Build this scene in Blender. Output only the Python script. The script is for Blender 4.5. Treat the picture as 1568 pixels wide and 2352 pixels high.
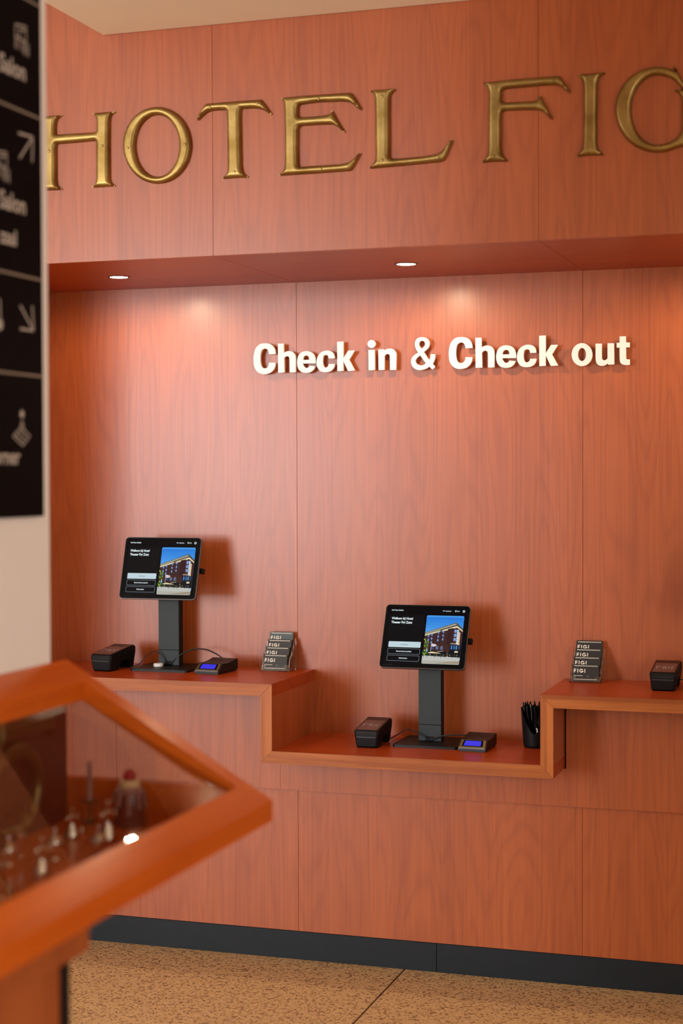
import bpy, bmesh, math, random
import numpy as np
from mathutils import Vector, Matrix, geometry
random.seed(4)
for o in list(bpy.data.objects): bpy.data.objects.remove(o)
C = bpy.context.scene.collection
SC = bpy.context.scene
PI = math.pi

# ------------------------------------------------------------------ camera
def make_camera():
    f, pitch, yaw, roll, dist = 3768.78, -0.0238, 0.3144, -0.0036, 4.5914
    R = Vector((math.cos(yaw), math.sin(yaw), 0)); Fh = Vector((-math.sin(yaw), math.cos(yaw), 0)); Z = Vector((0, 0, 1))
    F = Fh*math.cos(pitch) + Z*math.sin(pitch); U = -Fh*math.sin(pitch) + Z*math.cos(pitch)
    c, s = math.cos(roll), math.sin(roll)
    R2 = R*c + U*s; U2 = -R*s + U*c
    m = Matrix.Identity(4)
    for i in range(3): m[i][0] = R2[i]; m[i][1] = U2[i]; m[i][2] = -F[i]
    m.translation = Vector((0, -dist, 1.62))
    cd = bpy.data.cameras.new('camera'); co = bpy.data.objects.new('camera', cd); C.objects.link(co)
    cd.sensor_fit = 'VERTICAL'; cd.sensor_height = 36; cd.sensor_width = 24; cd.lens = f/2352*36
    cd.clip_start = .05; cd.clip_end = 100
    cd.dof.use_dof = True; cd.dof.focus_distance = 5.35; cd.dof.aperture_fstop = 1.9
    co.matrix_world = m; SC.camera = co
make_camera()
# ------------------------------------------------------------------ world, lights, exposure
SC.view_settings.view_transform = 'Standard'; SC.view_settings.look = 'None'; SC.view_settings.gamma = 1
SC.view_settings.exposure = 0.34
try: SC.view_settings.use_curve_mapping = False
except Exception: pass
W = bpy.data.worlds.new('daylight'); SC.world = W; W.use_nodes = True
W.node_tree.nodes['Background'].inputs[0].default_value = (.75, .85, 1, 1); W.node_tree.nodes['Background'].inputs[1].default_value = 1.0
def area(name, loc, target, sx, sy, power, col, spread=180):
    l = bpy.data.lights.new(name, 'AREA'); l.shape = 'RECTANGLE'; l.size = sx; l.size_y = sy; l.energy = power; l.color = col; l.spread = math.radians(spread)
    o = bpy.data.objects.new(name, l); C.objects.link(o); o.location = loc
    o.rotation_euler = (Vector(target)-Vector(loc)).to_track_quat('-Z', 'Y').to_euler(); return o
# daylight coming in through the far window opening behind the camera
area('window_daylight', (-5.7, -8.35, 1.85), (-2.2, .7, 1.2), 2.5, 2.5, 300, (.90, .94, 1.0))
area('side_daylight_fill', (3.05, -5.2, 1.9), (-1.6, -1.6, 1.2), 1.4, 1.8, 82, (.86, .92, 1.0))  # added cool fill from the right side; no window is built there
# ------------------------------------------------------------------ material helpers
def mat(name):
    m = bpy.data.materials.new(name); m.use_nodes = True
    n = m.node_tree.nodes; return m, n, m.node_tree.links, n['Principled BSDF']
def plain(name, col, rough=.5, metal=0., noise=0., nscale=30., bump=0., **kw):
    m, n, l, b = mat(name)
    b.inputs['Base Color'].default_value = (*col, 1); b.inputs['Roughness'].default_value = rough; b.inputs['Metallic'].default_value = metal
    for k, v in kw.items(): b.inputs[k].default_value = v
    tc = n.new('ShaderNodeTexCoord'); nt = n.new('ShaderNodeTexNoise'); nt.inputs['Scale'].default_value = nscale; nt.inputs['Detail'].default_value = 4
    l.new(tc.outputs['Object'], nt.inputs['Vector'])
    if noise:
        r = n.new('ShaderNodeMapRange'); r.inputs[3].default_value = 1-noise; r.inputs[4].default_value = 1+noise
        l.new(nt.outputs['Fac'], r.inputs[0])
        mx = n.new('ShaderNodeMix'); mx.data_type = 'RGBA'; mx.blend_type = 'MULTIPLY'; mx.inputs[0].default_value = 1
        mx.inputs[6].default_value = (*col, 1); l.new(r.outputs[0], mx.inputs[7]); l.new(mx.outputs[2], b.inputs['Base Color'])
    if bump:
        bp = n.new('ShaderNodeBump'); bp.inputs['Strength'].default_value = bump; bp.inputs['Distance'].default_value = .002
        l.new(nt.outputs['Fac'], bp.inputs['Height']); l.new(bp.outputs[0], b.inputs['Normal'])
    return m
def wood(name, light, dark, axis='Z', rough=.32, fine=1., rings=1., coat=0., spec=.5, seed=0., contrast=1., scale=1.):
    """laminate / veneer grain running along one axis; contour lines of stretched noise give the cathedral figure"""
    m, n, l, b = mat(name)
    tc = n.new('ShaderNodeTexCoord'); oi = n.new('ShaderNodeObjectInfo')
    off = n.new('ShaderNodeVectorMath'); off.operation = 'SCALE'; off.inputs['Scale'].default_value = 7.0
    cmb = n.new('ShaderNodeCombineXYZ'); l.new(oi.outputs['Random'], cmb.inputs[0]); l.new(oi.outputs['Random'], cmb.inputs[2]); cmb.inputs[1].default_value = seed
    l.new(cmb.outputs[0], off.inputs[0])
    ad = n.new('ShaderNodeVectorMath'); ad.operation = 'ADD'; l.new(tc.outputs['Object'], ad.inputs[0]); l.new(off.outputs[0], ad.inputs[1])
    def mp(sa, sc_):
        q = n.new('ShaderNodeMapping'); v = [sc_*scale]*3; v['XYZ'.index(axis)] = sa*scale; q.inputs['Scale'].default_value = v
        l.new(ad.outputs[0], q.inputs['Vector']); return q
    def nz(mapn, sc_, det, dist=0., rgh=.5):
        t = n.new('ShaderNodeTexNoise'); t.inputs['Scale'].default_value = sc_; t.inputs['Detail'].default_value = det; t.inputs['Distortion'].default_value = dist; t.inputs['Roughness'].default_value = rgh
        l.new(mapn.outputs[0], t.inputs['Vector']); return t
    big = nz(mp(1.15, 10.5), 1., 0.6, .12)
    mul = n.new('ShaderNodeMath'); mul.operation = 'MULTIPLY'; mul.inputs[1].default_value = 66*rings; l.new(big.outputs['Fac'], mul.inputs[0])
    sn = n.new('ShaderNodeMath'); sn.operation = 'SINE'; l.new(mul.outputs[0], sn.inputs[0])
    sr = n.new('ShaderNodeMapRange'); sr.inputs[1].default_value = -1; sr.inputs[2].default_value = 1; l.new(sn.outputs[0], sr.inputs[0])
    pw = n.new('ShaderNodeMath'); pw.operation = 'POWER'; pw.inputs[1].default_value = 2.5; l.new(sr.outputs[0], pw.inputs[0])
    f1 = nz(mp(1.2, 150*fine), 1., 3); f2 = nz(mp(8, 420*fine), 1., 2); f3 = nz(mp(.25, 9), 1., 3)
    def madd(a, w, prev=None):
        q = n.new('ShaderNodeMath'); q.operation = 'MULTIPLY_ADD'; q.inputs[1].default_value = w; l.new(a, q.inputs[0])
        if prev is None: q.inputs[2].default_value = 0
        else: l.new(prev, q.inputs[2])
        return q.outputs[0]
    s = madd(pw.outputs[0], .17*contrast); s = madd(f1.outputs['Fac'], .75*contrast, s); s = madd(f2.outputs['Fac'], .3*contrast, s); s = madd(f3.outputs['Fac'], .55*contrast, s)
    rr = n.new('ShaderNodeMapRange'); mid = (.05+.375+.15+.275)*contrast; rr.inputs[1].default_value = mid-.32; rr.inputs[2].default_value = mid+.32; l.new(s, rr.inputs[0])
    cr = n.new('ShaderNodeMix'); cr.data_type = 'RGBA'; cr.inputs[6].default_value = (*light, 1); cr.inputs[7].default_value = (*dark, 1)
    l.new(rr.outputs[0], cr.inputs[0]); l.new(cr.outputs[2], b.inputs['Base Color'])
    b.inputs['Roughness'].default_value = rough; b.inputs['Specular IOR Level'].default_value = spec
    b.inputs['Coat Weight'].default_value = coat; b.inputs['Coat Roughness'].default_value = .28
    bp = n.new('ShaderNodeBump'); bp.inputs['Strength'].default_value = .05; bp.inputs['Distance'].default_value = .001
    l.new(f1.outputs['Fac'], bp.inputs['Height']); l.new(bp.outputs[0], b.inputs['Normal'])
    return m
def emis(name, col, strength):
    m, n, l, b = mat(name); b.inputs['Base Color'].default_value = (0, 0, 0, 1); b.inputs['Emission Color'].default_value = (*col, 1); b.inputs['Emission Strength'].default_value = strength
    return m
def vcol_screen(name, strength, base=False, rough=.15):
    m, n, l, b = mat(name); a = n.new('ShaderNodeVertexColor'); a.layer_name = 'Col'
    b.inputs['Roughness'].default_value = rough
    if base: l.new(a.outputs[0], b.inputs['Base Color'])
    else:
        b.inputs['Base Color'].default_value = (.002, .002, .003, 1); b.inputs['Specular IOR Level'].default_value = .06
        l.new(a.outputs[0], b.inputs['Emission Color']); b.inputs['Emission Strength'].default_value = strength
    return m

M = {}
WL, WD = (.455, .104, .021), (.305, .061, .012)
M['lam'] = wood('cherry_laminate_vertical', WL, WD, 'Z', rough=.44, spec=.36, coat=.6)
M['lamx'] = wood('cherry_laminate_horizontal', (.44, .064, .008), (.32, .042, .006), 'X', rough=.32, spec=.25, rings=.4)
M['trimx'] = wood('cherry_edge_strip_horizontal', (.54, .170, .040), (.31, .080, .018), 'X', rough=.4, spec=.3, fine=.4, rings=.3, contrast=1.5)
M['trimz'] = wood('cherry_edge_strip_vertical', (.54, .170, .040), (.31, .080, .018), 'Z', rough=.4, spec=.3, fine=.4, rings=.3, contrast=1.5)
M['casey'] = wood('orange_cherry_case_wood', (.64, .130, .010), (.50, .085, .007), 'Y', rough=.2, fine=.35, rings=.25, spec=.2)
M['casex'] = wood('orange_cherry_case_wood_cross', (.64, .130, .010), (.50, .085, .007), 'X', rough=.2, fine=.35, rings=.25, spec=.2)
M['casez'] = wood('orange_cherry_case_wood_upright', (.46, .115, .025), (.33, .07, .016), 'Z', rough=.35, fine=.35, rings=.25)
M['darkwood'] = wood('dark_board_wood', (.06, .013, .007), (.035, .007, .004), 'Y', rough=.4, fine=.5, rings=.3)  # much darker than the other case wood
M['gap'] = plain('dark_joint', (.05, .02, .012), .8); M['jointwood'] = plain('joint_wood', (.16, .05, .025), .8)
M['white'] = plain('white_lacquer', (.88, .86, .82), .35, noise=.02)
M['plaster'] = plain('pale_plaster', (.86, .80, .74), .85, noise=.03, nscale=8, bump=.1)
M['ceil'] = plain('cream_ceiling_paint', (.95, .86, .72), .9, noise=.02, nscale=5)
M['base'] = plain('black_plinth', (.007, .012, .017), .5, noise=.25, nscale=20, **{'Specular IOR Level': .3})
M['black'] = plain('matte_black_plastic', (.004, .004, .005), .5, noise=.15, nscale=200, **{'Specular IOR Level': .2})
M['blackgloss'] = plain('gloss_black_plastic', (.002, .002, .003), .14, **{'Specular IOR Level': .18})
M['rubber'] = plain('black_cable_rubber', (.012, .012, .013), .5)
M['slate'] = plain('slate_grey_metal', (.024, .034, .036), .5, noise=.08, nscale=60, **{'Specular IOR Level': .3})
M['basemetal'] = plain('black_powder_coat', (.008, .007, .007), .45, noise=.1, nscale=80, **{'Specular IOR Level': .3})
M['alu'] = plain('space_grey_aluminium', (.20, .20, .21), .35, metal=.9)
M['bronzeplastic'] = plain('bronze_bezel', (.20, .13, .06), .25, metal=.6)
M['greyplastic'] = plain('grey_soft_plastic', (.16, .18, .19), .3)
M['silver'] = plain('tarnished_silver', (.80, .74, .66), .16, metal=1, noise=.2, nscale=120)
M['choc'] = plain('dark_brown_glaze', (.045, .016, .012), .3)
M['drip'] = plain('purple_brown_drips', (.30, .17, .16), .3)
M['cream'] = plain('cream_icing', (.80, .58, .30), .5)
M['cherry'] = plain('cherry_red', (.40, .008, .015), .3)
M['signblack'] = plain('sign_black', (.004, .003, .004), .65, **{'Specular IOR Level': .05})
M['signink'] = plain('sign_grey_lettering', (.50, .44, .38), .6)
M['signline'] = plain('sign_divider_line', (.28, .22, .17), .6)
M['lampring'] = plain('blackened_lamp_ring', (.06, .035, .03), .35, metal=.6)
M['lampglow'] = emis('warm_lamp_lens', (1, .83, .60), 14)
M['blue'] = emis('blue_backlit_display', (.018, .018, .62), .9)
M['acrylic'], _n, _l, _b = mat('clear_acrylic')
_b.inputs['Base Color'].default_value = (.97, .97, .98, 1); _b.inputs['Roughness'].default_value = .06; _b.inputs['Transmission Weight'].default_value = 1; _b.inputs['IOR'].default_value = 1.42
def thin_glass():
    m, n, l, b = mat('clear_case_glass'); out = n['Material Output']
    tr = n.new('ShaderNodeBsdfTransparent'); tr.inputs[0].default_value = (.90, .90, .88, 1); gl = n.new('ShaderNodeBsdfGlossy'); gl.inputs['Roughness'].default_value = .012
    fr = n.new('ShaderNodeFresnel'); ge = n.new('ShaderNodeNewGeometry'); mr = n.new('ShaderNodeMapRange'); mr.inputs[3].default_value = 1.38; mr.inputs[4].default_value = 1/1.38; l.new(ge.outputs['Backfacing'], mr.inputs[0]); l.new(mr.outputs[0], fr.inputs[0]); mx = n.new('ShaderNodeMixShader')
    l.new(fr.outputs[0], mx.inputs[0]); l.new(tr.outputs[0], mx.inputs[1]); l.new(gl.outputs[0], mx.inputs[2]); l.new(mx.outputs[0], out.inputs[0]); return m
M['glass'] = thin_glass()
def brass_mat():
    m, n, l, b = mat('aged_brass'); tc = n.new('ShaderNodeTexCoord'); t = n.new('ShaderNodeTexNoise'); t.inputs['Scale'].default_value = 14; t.inputs['Detail'].default_value = 6
    l.new(tc.outputs['Object'], t.inputs['Vector'])
    r = n.new('ShaderNodeValToRGB'); r.color_ramp.elements[0].position = .3; r.color_ramp.elements[0].color = (.22, .135, .035, 1); r.color_ramp.elements[1].position = .7; r.color_ramp.elements[1].color = (.39, .275, .095, 1)
    l.new(t.outputs['Fac'], r.inputs[0]); l.new(r.outputs[0], b.inputs['Base Color']); b.inputs['Metallic'].default_value = .9
    b.inputs['Roughness'].default_value = .40
    t2 = n.new('ShaderNodeTexNoise'); t2.inputs['Scale'].default_value = 90; l.new(tc.outputs['Object'], t2.inputs['Vector'])
    bp = n.new('ShaderNodeBump'); bp.inputs['Strength'].default_value = .08; bp.inputs['Distance'].default_value = .003; l.new(t2.outputs['Fac'], bp.inputs['Height']); l.new(bp.outputs[0], b.inputs['Normal'])
    return m
M['brass'] = brass_mat()
M['brassdark'] = plain('tarnished_brass', (.15, .105, .036), .38, metal=.85, noise=.3, nscale=25)
def terrazzo():
    m, n, l, b = mat('tan_terrazzo'); tc = n.new('ShaderNodeTexCoord')
    v = n.new('ShaderNodeTexVoronoi'); v.inputs['Scale'].default_value = 150; v.inputs['Randomness'].default_value = 1; l.new(tc.outputs['Object'], v.inputs['Vector'])
    sep = n.new('ShaderNodeSeparateColor'); l.new(v.outputs['Color'], sep.inputs[0])
    r = n.new('ShaderNodeValToRGB'); e = r.color_ramp.elements; e[0].position = 0; e[0].color = (.26, .14, .06, 1); e[1].position = 1; e[1].color = (.74, .52, .27, 1)
    for p, c in ((.16, (.34, .19, .085)), (.3, (.62, .41, .19)), (.8, (.68, .46, .225))):
        q = r.color_ramp.elements.new(p); q.color = (*c, 1)
    l.new(sep.outputs[0], r.inputs[0])
    t = n.new('ShaderNodeTexNoise'); t.inputs['Scale'].default_value = 260; t.inputs['Detail'].default_value = 2; l.new(tc.outputs['Object'], t.inputs['Vector'])
    mr = n.new('ShaderNodeMapRange'); mr.inputs[3].default_value = .72; mr.inputs[4].default_value = 1.25; l.new(t.outputs['Fac'], mr.inputs[0])
    mx = n.new('ShaderNodeMix'); mx.data_type = 'RGBA'; mx.blend_type = 'MULTIPLY'; mx.inputs[0].default_value = 1; l.new(r.outputs[0], mx.inputs[6]); l.new(mr.outputs[0], mx.inputs[7])
    l.new(mx.outputs[2], b.inputs['Base Color']); b.inputs['Roughness'].default_value = .45
    return m
M['terr'] = terrazzo()

# ------------------------------------------------------------------ object helpers
def link(name, me, parent=None):
    o = bpy.data.objects.new(name, me); C.objects.link(o)
    if parent is not None: o.parent = parent
    return o
def worldloc(p):
    v = Vector((0, 0, 0))
    while p is not None: v += p.location; p = p.parent
    return v
def part(name, bm, m, parent=None, smooth=False, local=False, kind=None, label=None, angle=.6):
    """bm is in world coordinates unless local=True (parents are never rotated in the world case)"""
    if parent is not None and not local: bmesh.ops.translate(bm, verts=bm.verts, vec=-worldloc(parent))
    me = bpy.data.meshes.new(name); bmesh.ops.recalc_face_normals(bm, faces=bm.faces[:]) if not bm.faces or True else None
    bm.to_mesh(me); bm.free()
    for q in (m if isinstance(m, list) else [m]): me.materials.append(q)
    if smooth:
        for p in me.polygons: p.use_smooth = True
        try: me.set_sharp_from_angle(angle=angle)
        except Exception: pass
    o = link(name, me, parent)
    if kind: o['kind'] = kind
    if label: o['label'] = label
    return o
def tag(o, label, cat, group=None):
    o['label'] = label; o['category'] = cat
    if group: o['group'] = group
    return o
def thing(name, loc, label, cat, group=None, rotz=0):
    o = bpy.data.objects.new(name, None); C.objects.link(o); o.location = loc; o.rotation_euler = (0, 0, rotz); o.empty_display_size = .05
    return tag(o, label, cat, group)
def structure(name, loc=(0, 0, 0)):
    o = bpy.data.objects.new(name, None); C.objects.link(o); o.location = loc; o['kind'] = 'structure'; o.empty_display_size = .05; return o
def box(bm, x0, x1, y0, y1, z0, z1, bev=0., seg=1, mtx=None):
    r = bmesh.ops.create_cube(bm, size=1); vs = r['verts']
    for v in vs: v.co = Vector(((x0+x1)/2+v.co.x*(x1-x0), (y0+y1)/2+v.co.y*(y1-y0), (z0+z1)/2+v.co.z*(z1-z0)))
    if bev:
        es = list({e for v in vs for e in v.link_edges})
        r = bmesh.ops.bevel(bm, geom=es, offset=bev, segments=seg, affect='EDGES', profile=.5)
        vs = r['verts'] if False else vs
    return bm
def bx(*a, **k): return box(bmesh.new(), *a, **k)
def prism(pts, d, off=0, bm=None, to=None):
    """polygon pts (a,b) extruded along d; to(a,b,t) maps to a 3D point"""
    bm = bm or bmesh.new()
    A = [bm.verts.new(to(a, b, off)) for a, b in pts]; B = [bm.verts.new(to(a, b, off+d)) for a, b in pts]
    bm.faces.new(A); bm.faces.new(B[::-1]); n = len(pts)
    for i in range(n): bm.faces.new((A[i], A[(i+1) % n], B[(i+1) % n], B[i]))
    return bm
def bevel_all(bm, w, seg=2, ang=.5):
    es = [e for e in bm.edges if len(e.link_faces) == 2 and e.calc_face_angle(0) > ang]
    bmesh.ops.bevel(bm, geom=es, offset=w, segments=seg, affect='EDGES', profile=.5); return bm
def lathe(bm, prof, cx, cy, n=24, cap=True):
    rings = []
    for r, z in prof:
        rings.append([bm.verts.new((cx+r*math.cos(2*PI*i/n), cy+r*math.sin(2*PI*i/n), z)) for i in range(n)])
    for a, b in zip(rings, rings[1:]):
        for i in range(n): bm.faces.new((a[i], a[(i+1) % n], b[(i+1) % n], b[i]))
    if cap: bm.faces.new(rings[0][::-1]); bm.faces.new(rings[-1])
    return bm
def tube(bm, pts, r, n=8):
    pts = [Vector(p) for p in pts]; rings = []
    up = Vector((0, 0, 1))
    for i, p in enumerate(pts):
        d = (pts[min(i+1, len(pts)-1)]-pts[max(i-1, 0)]).normalized()
        a = d.cross(up if abs(d.z) < .95 else Vector((1, 0, 0))).normalized(); b = d.cross(a)
        rr = r[i] if isinstance(r, (list, tuple)) else r
        rings.append([bm.verts.new(p+a*rr*math.cos(2*PI*k/n)+b*rr*math.sin(2*PI*k/n)) for k in range(n)])
    for A, B in zip(rings, rings[1:]):
        for i in range(n): bm.faces.new((A[i], A[(i+1) % n], B[(i+1) % n], B[i]))
    bm.faces.new(rings[0][::-1]); bm.faces.new(rings[-1]); return bm
def crom(pts, k=6):
    P = [Vector(p) for p in pts]; P = [P[0]*2-P[1]]+P+[P[-1]*2-P[-2]]; out = []
    for i in range(1, len(P)-2):
        for j in range(k):
            t = j/k; a, b, c, d = P[i-1:i+3]
            out.append(.5*((2*b)+(c-a)*t+(2*a-5*b+4*c-d)*t*t+(3*b-a-3*c+d)*t**3))
    out.append(P[-2]); return out
def smooth_contour(ct, k=4):
    """closed contour of (x, z, corner flag); Catmull-Rom between corners"""
    n = len(ct); out = []
    for i in range(n):
        b, c = ct[i], ct[(i+1) % n]
        if b[2] and c[2]: out.append((b[0], b[1])); continue
        a = b if b[2] else ct[i-1]; d = c if c[2] else ct[(i+2) % n]
        for j in range(k):
            t = j/k
            out.append(tuple(.5*((2*b[q])+(c[q]-a[q])*t+(2*a[q]-5*b[q]+4*c[q]-d[q])*t*t+(3*b[q]-a[q]-3*c[q]+d[q])*t**3) for q in (0, 1)))
    return out
def chaikin(p, cap=.0032):
    n = len(p); out = []
    for i in range(n):
        a, b = p[i], p[(i+1) % n]; t = min(.25, cap/max(1e-9, math.hypot(a[0]-b[0], a[1]-b[1]))); out += [(a[0]*(1-t)+b[0]*t, a[1]*(1-t)+b[1]*t), (a[0]*t+b[0]*(1-t), a[1]*t+b[1]*(1-t))]
    return out
def inside(conts, X, Y):
    r = np.zeros(X.shape, bool)
    for c in conts:
        c = np.array(c)[:, :2]; x1, y1 = c[:, 0], c[:, 1]; x2, y2 = np.roll(x1, -1), np.roll(y1, -1)
        for a, b, d, e in zip(x1, y1, x2, y2):
            if b == e: continue
            r ^= ((b > Y) != (e > Y)) & (X < (d-a)*(Y-b)/(e-b)+a)
    return r
def dist(conts, X, Y):
    best = np.full(X.shape, 1e9)
    for c in conts:
        c = np.array(c)[:, :2]; q = np.roll(c, -1, 0)
        for a, b in zip(c, q):
            d = b-a; L = d@d
            if L == 0: continue
            t = np.clip(((X-a[0])*d[0]+(Y-a[1])*d[1])/L, 0, 1)
            best = np.minimum(best, np.hypot(X-a[0]-t*d[0], Y-a[1]-t*d[1]))
    return best
def tri2d(conts, extra=()):
    vs = []; es = []
    for c in conts:
        k = len(vs); n = len(c); vs += [Vector((p[0], p[1])) for p in c]; es += [(k+i, k+(i+1) % n) for i in range(n)]
    nb = len(vs); vs += [Vector(p) for p in extra]
    V, E, Fc, *_ = geometry.delaunay_2d_cdt(vs, es, [], 0, 1e-6)
    cx = np.array([(V[f[0]].x+V[f[1]].x+V[f[2]].x)/3 for f in Fc]); cy = np.array([(V[f[0]].y+V[f[1]].y+V[f[2]].y)/3 for f in Fc])
    ok = inside(conts, cx, cy)
    return V, [f for f, k in zip(Fc, ok) if k]
def flat_letter(conts, y0, y1):
    """outline(s) in x,z extruded from y0 (front) to y1 (back)"""
    V, Fc = tri2d(conts); bm = bmesh.new()
    A = [bm.verts.new((v.x, y0, v.y)) for v in V]; B = [bm.verts.new((v.x, y1, v.y)) for v in V]
    cnt = {}
    for f in Fc:
        bm.faces.new([A[i] for i in f]); bm.faces.new([B[i] for i in f][::-1])
        for i in range(3):
            e = (f[i], f[(i+1) % 3]); cnt[tuple(sorted(e))] = cnt.get(tuple(sorted(e)), 0)+1
    for (i, j), k in cnt.items():
        if k == 1: bm.faces.new((A[i], A[j], B[j], B[i]))
    for v in [v for v in bm.verts if not v.link_faces]: bm.verts.remove(v)
    return bm
def puffed(conts, H=.017, R=.02, step=.0045, skirt=.008, to=None):
    """half-round relief over an outline: height grows with distance from the edge"""
    to = to or (lambda x, z, h: (x, -h, z))
    P = np.concatenate([np.array(c)[:, :2] for c in conts]); x0, z0 = P.min(0); x1, z1 = P.max(0)
    gx, gz = np.meshgrid(np.arange(x0, x1, step), np.arange(z0, z1, step*.87)); gx[1::2] += step/2
    gx, gz = gx.ravel(), gz.ravel(); ins = inside(conts, gx, gz); gx, gz = gx[ins], gz[ins]; d = dist(conts, gx, gz)
    keep = d > step*.45; gx, gz = gx[keep], gz[keep]
    V, Fc = tri2d(conts, list(zip(gx.tolist(), gz.tolist())))
    vx = np.array([v.x for v in V]); vz = np.array([v.y for v in V]); d = dist(conts, vx, vz)
    h = skirt+H*np.sqrt(np.clip(1-(1-np.clip(d/R, 0, 1))**2, 0, 1))
    bm = bmesh.new(); A = [bm.verts.new(to(a, b, c)) for a, b, c in zip(vx, vz, h)]; cnt = {}
    for f in Fc:
        bm.faces.new([A[i] for i in f])
        for i in range(3):
            e = tuple(sorted((f[i], f[(i+1) % 3]))); cnt[e] = cnt.get(e, 0)+1
    B = {}
    for (i, j), k in cnt.items():
        if k != 1: continue
        for q in (i, j):
            if q not in B: B[q] = bm.verts.new(to(vx[q], vz[q], 0))
        bm.faces.new((A[i], A[j], B[j], B[i]))
    for v in [v for v in bm.verts if not v.link_faces]: bm.verts.remove(v)
    return bm
_tc = {}
def text_polys(s, bold=0.0, shear=0.):
    """text outlines from Blender's built-in font as (verts, faces), cap height scaled to 1"""
    k = (s, bold)
    if k in _tc: return _tc[k]
    cu = bpy.data.curves.new('t', 'FONT'); cu.body = s; cu.size = 1; cu.offset = bold; cu.resolution_u = 3
    o = bpy.data.objects.new('t', cu); C.objects.link(o); bpy.context.view_layer.update()
    me = o.evaluated_get(bpy.context.evaluated_depsgraph_get()).to_mesh()
    v = [(q.co.x/.70, q.co.y/.70) for q in me.vertices]; f = [list(p.vertices) for p in me.polygons]
    bpy.data.objects.remove(o); bpy.data.curves.remove(cu)
    if not v: v = [(0, 0)]
    _tc[k] = (v, f); return _tc[k]
class Flat:
    """layered flat artwork: coloured polygons in a local x (right), y (up) plane with tiny steps in z"""
    def __init__(s): s.v = []; s.f = []; s.c = []; s.k = 0
    def poly(s, pts, col, dz=.00012):
        s.k += 1; b = len(s.v); s.v += [(x, y, s.k*dz*.25) for x, y in pts]; s.f.append(list(range(b, b+len(pts)))); s.c.append(col)
    def rect(s, x0, y0, x1, y1, col, r=0.):
        if not r: return s.poly([(x0, y0), (x1, y0), (x1, y1), (x0, y1)], col)
        pts = []
        for cx, cy, a in ((x1-r, y0+r, -90), (x1-r, y1-r, 0), (x0+r, y1-r, 90), (x0+r, y0+r, 180)):
            for i in range(5): t = math.radians(a+i*22.5); pts.append((cx+r*math.cos(t), cy+r*math.sin(t)))
        s.poly(pts, col)
    def frame(s, x0, y0, x1, y1, w, col, fill, r): s.rect(x0, y0, x1, y1, col, r); s.rect(x0+w, y0+w, x1-w, y1-w, fill, r-w)
    def text(s, t, x, y, h, col, bold=0., align='l', sx=1.):
        v, f = text_polys(t, bold); wd = max(q[0] for q in v)*h*sx; x -= {'l': 0, 'c': wd/2, 'r': wd}[align]
        s.k += 1; b = len(s.v); s.v += [(x+q[0]*h*sx, y+q[1]*h, s.k*.00003) for q in v]
        for q in f: s.f.append([b+i for i in q]); s.c.append(col)
    def mesh(s, name, m, mtx=None):
        me = bpy.data.meshes.new(name); mtx = mtx or Matrix.Identity(4)
        me.from_pydata([tuple(mtx @ Vector(q)) for q in s.v], [], s.f)
        ca = me.color_attributes.new('Col', 'FLOAT_COLOR', 'CORNER')
        i = 0
        for p, c in zip(me.polygons, s.c):
            for _ in p.vertices: ca.data[i].color = (*c, 1); i += 1
        me.materials.append(m); return me
def srgb(r, g, b): return tuple(((v/255)/12.92 if v/255 <= .04045 else ((v/255+.055)/1.055)**2.4) for v in (r, g, b))
def copy_tree(o, parent=None):
    c = o.copy(); C.objects.link(c); c.parent = parent
    for ch in list(o.children): copy_tree(ch, c)
    return c

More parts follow.
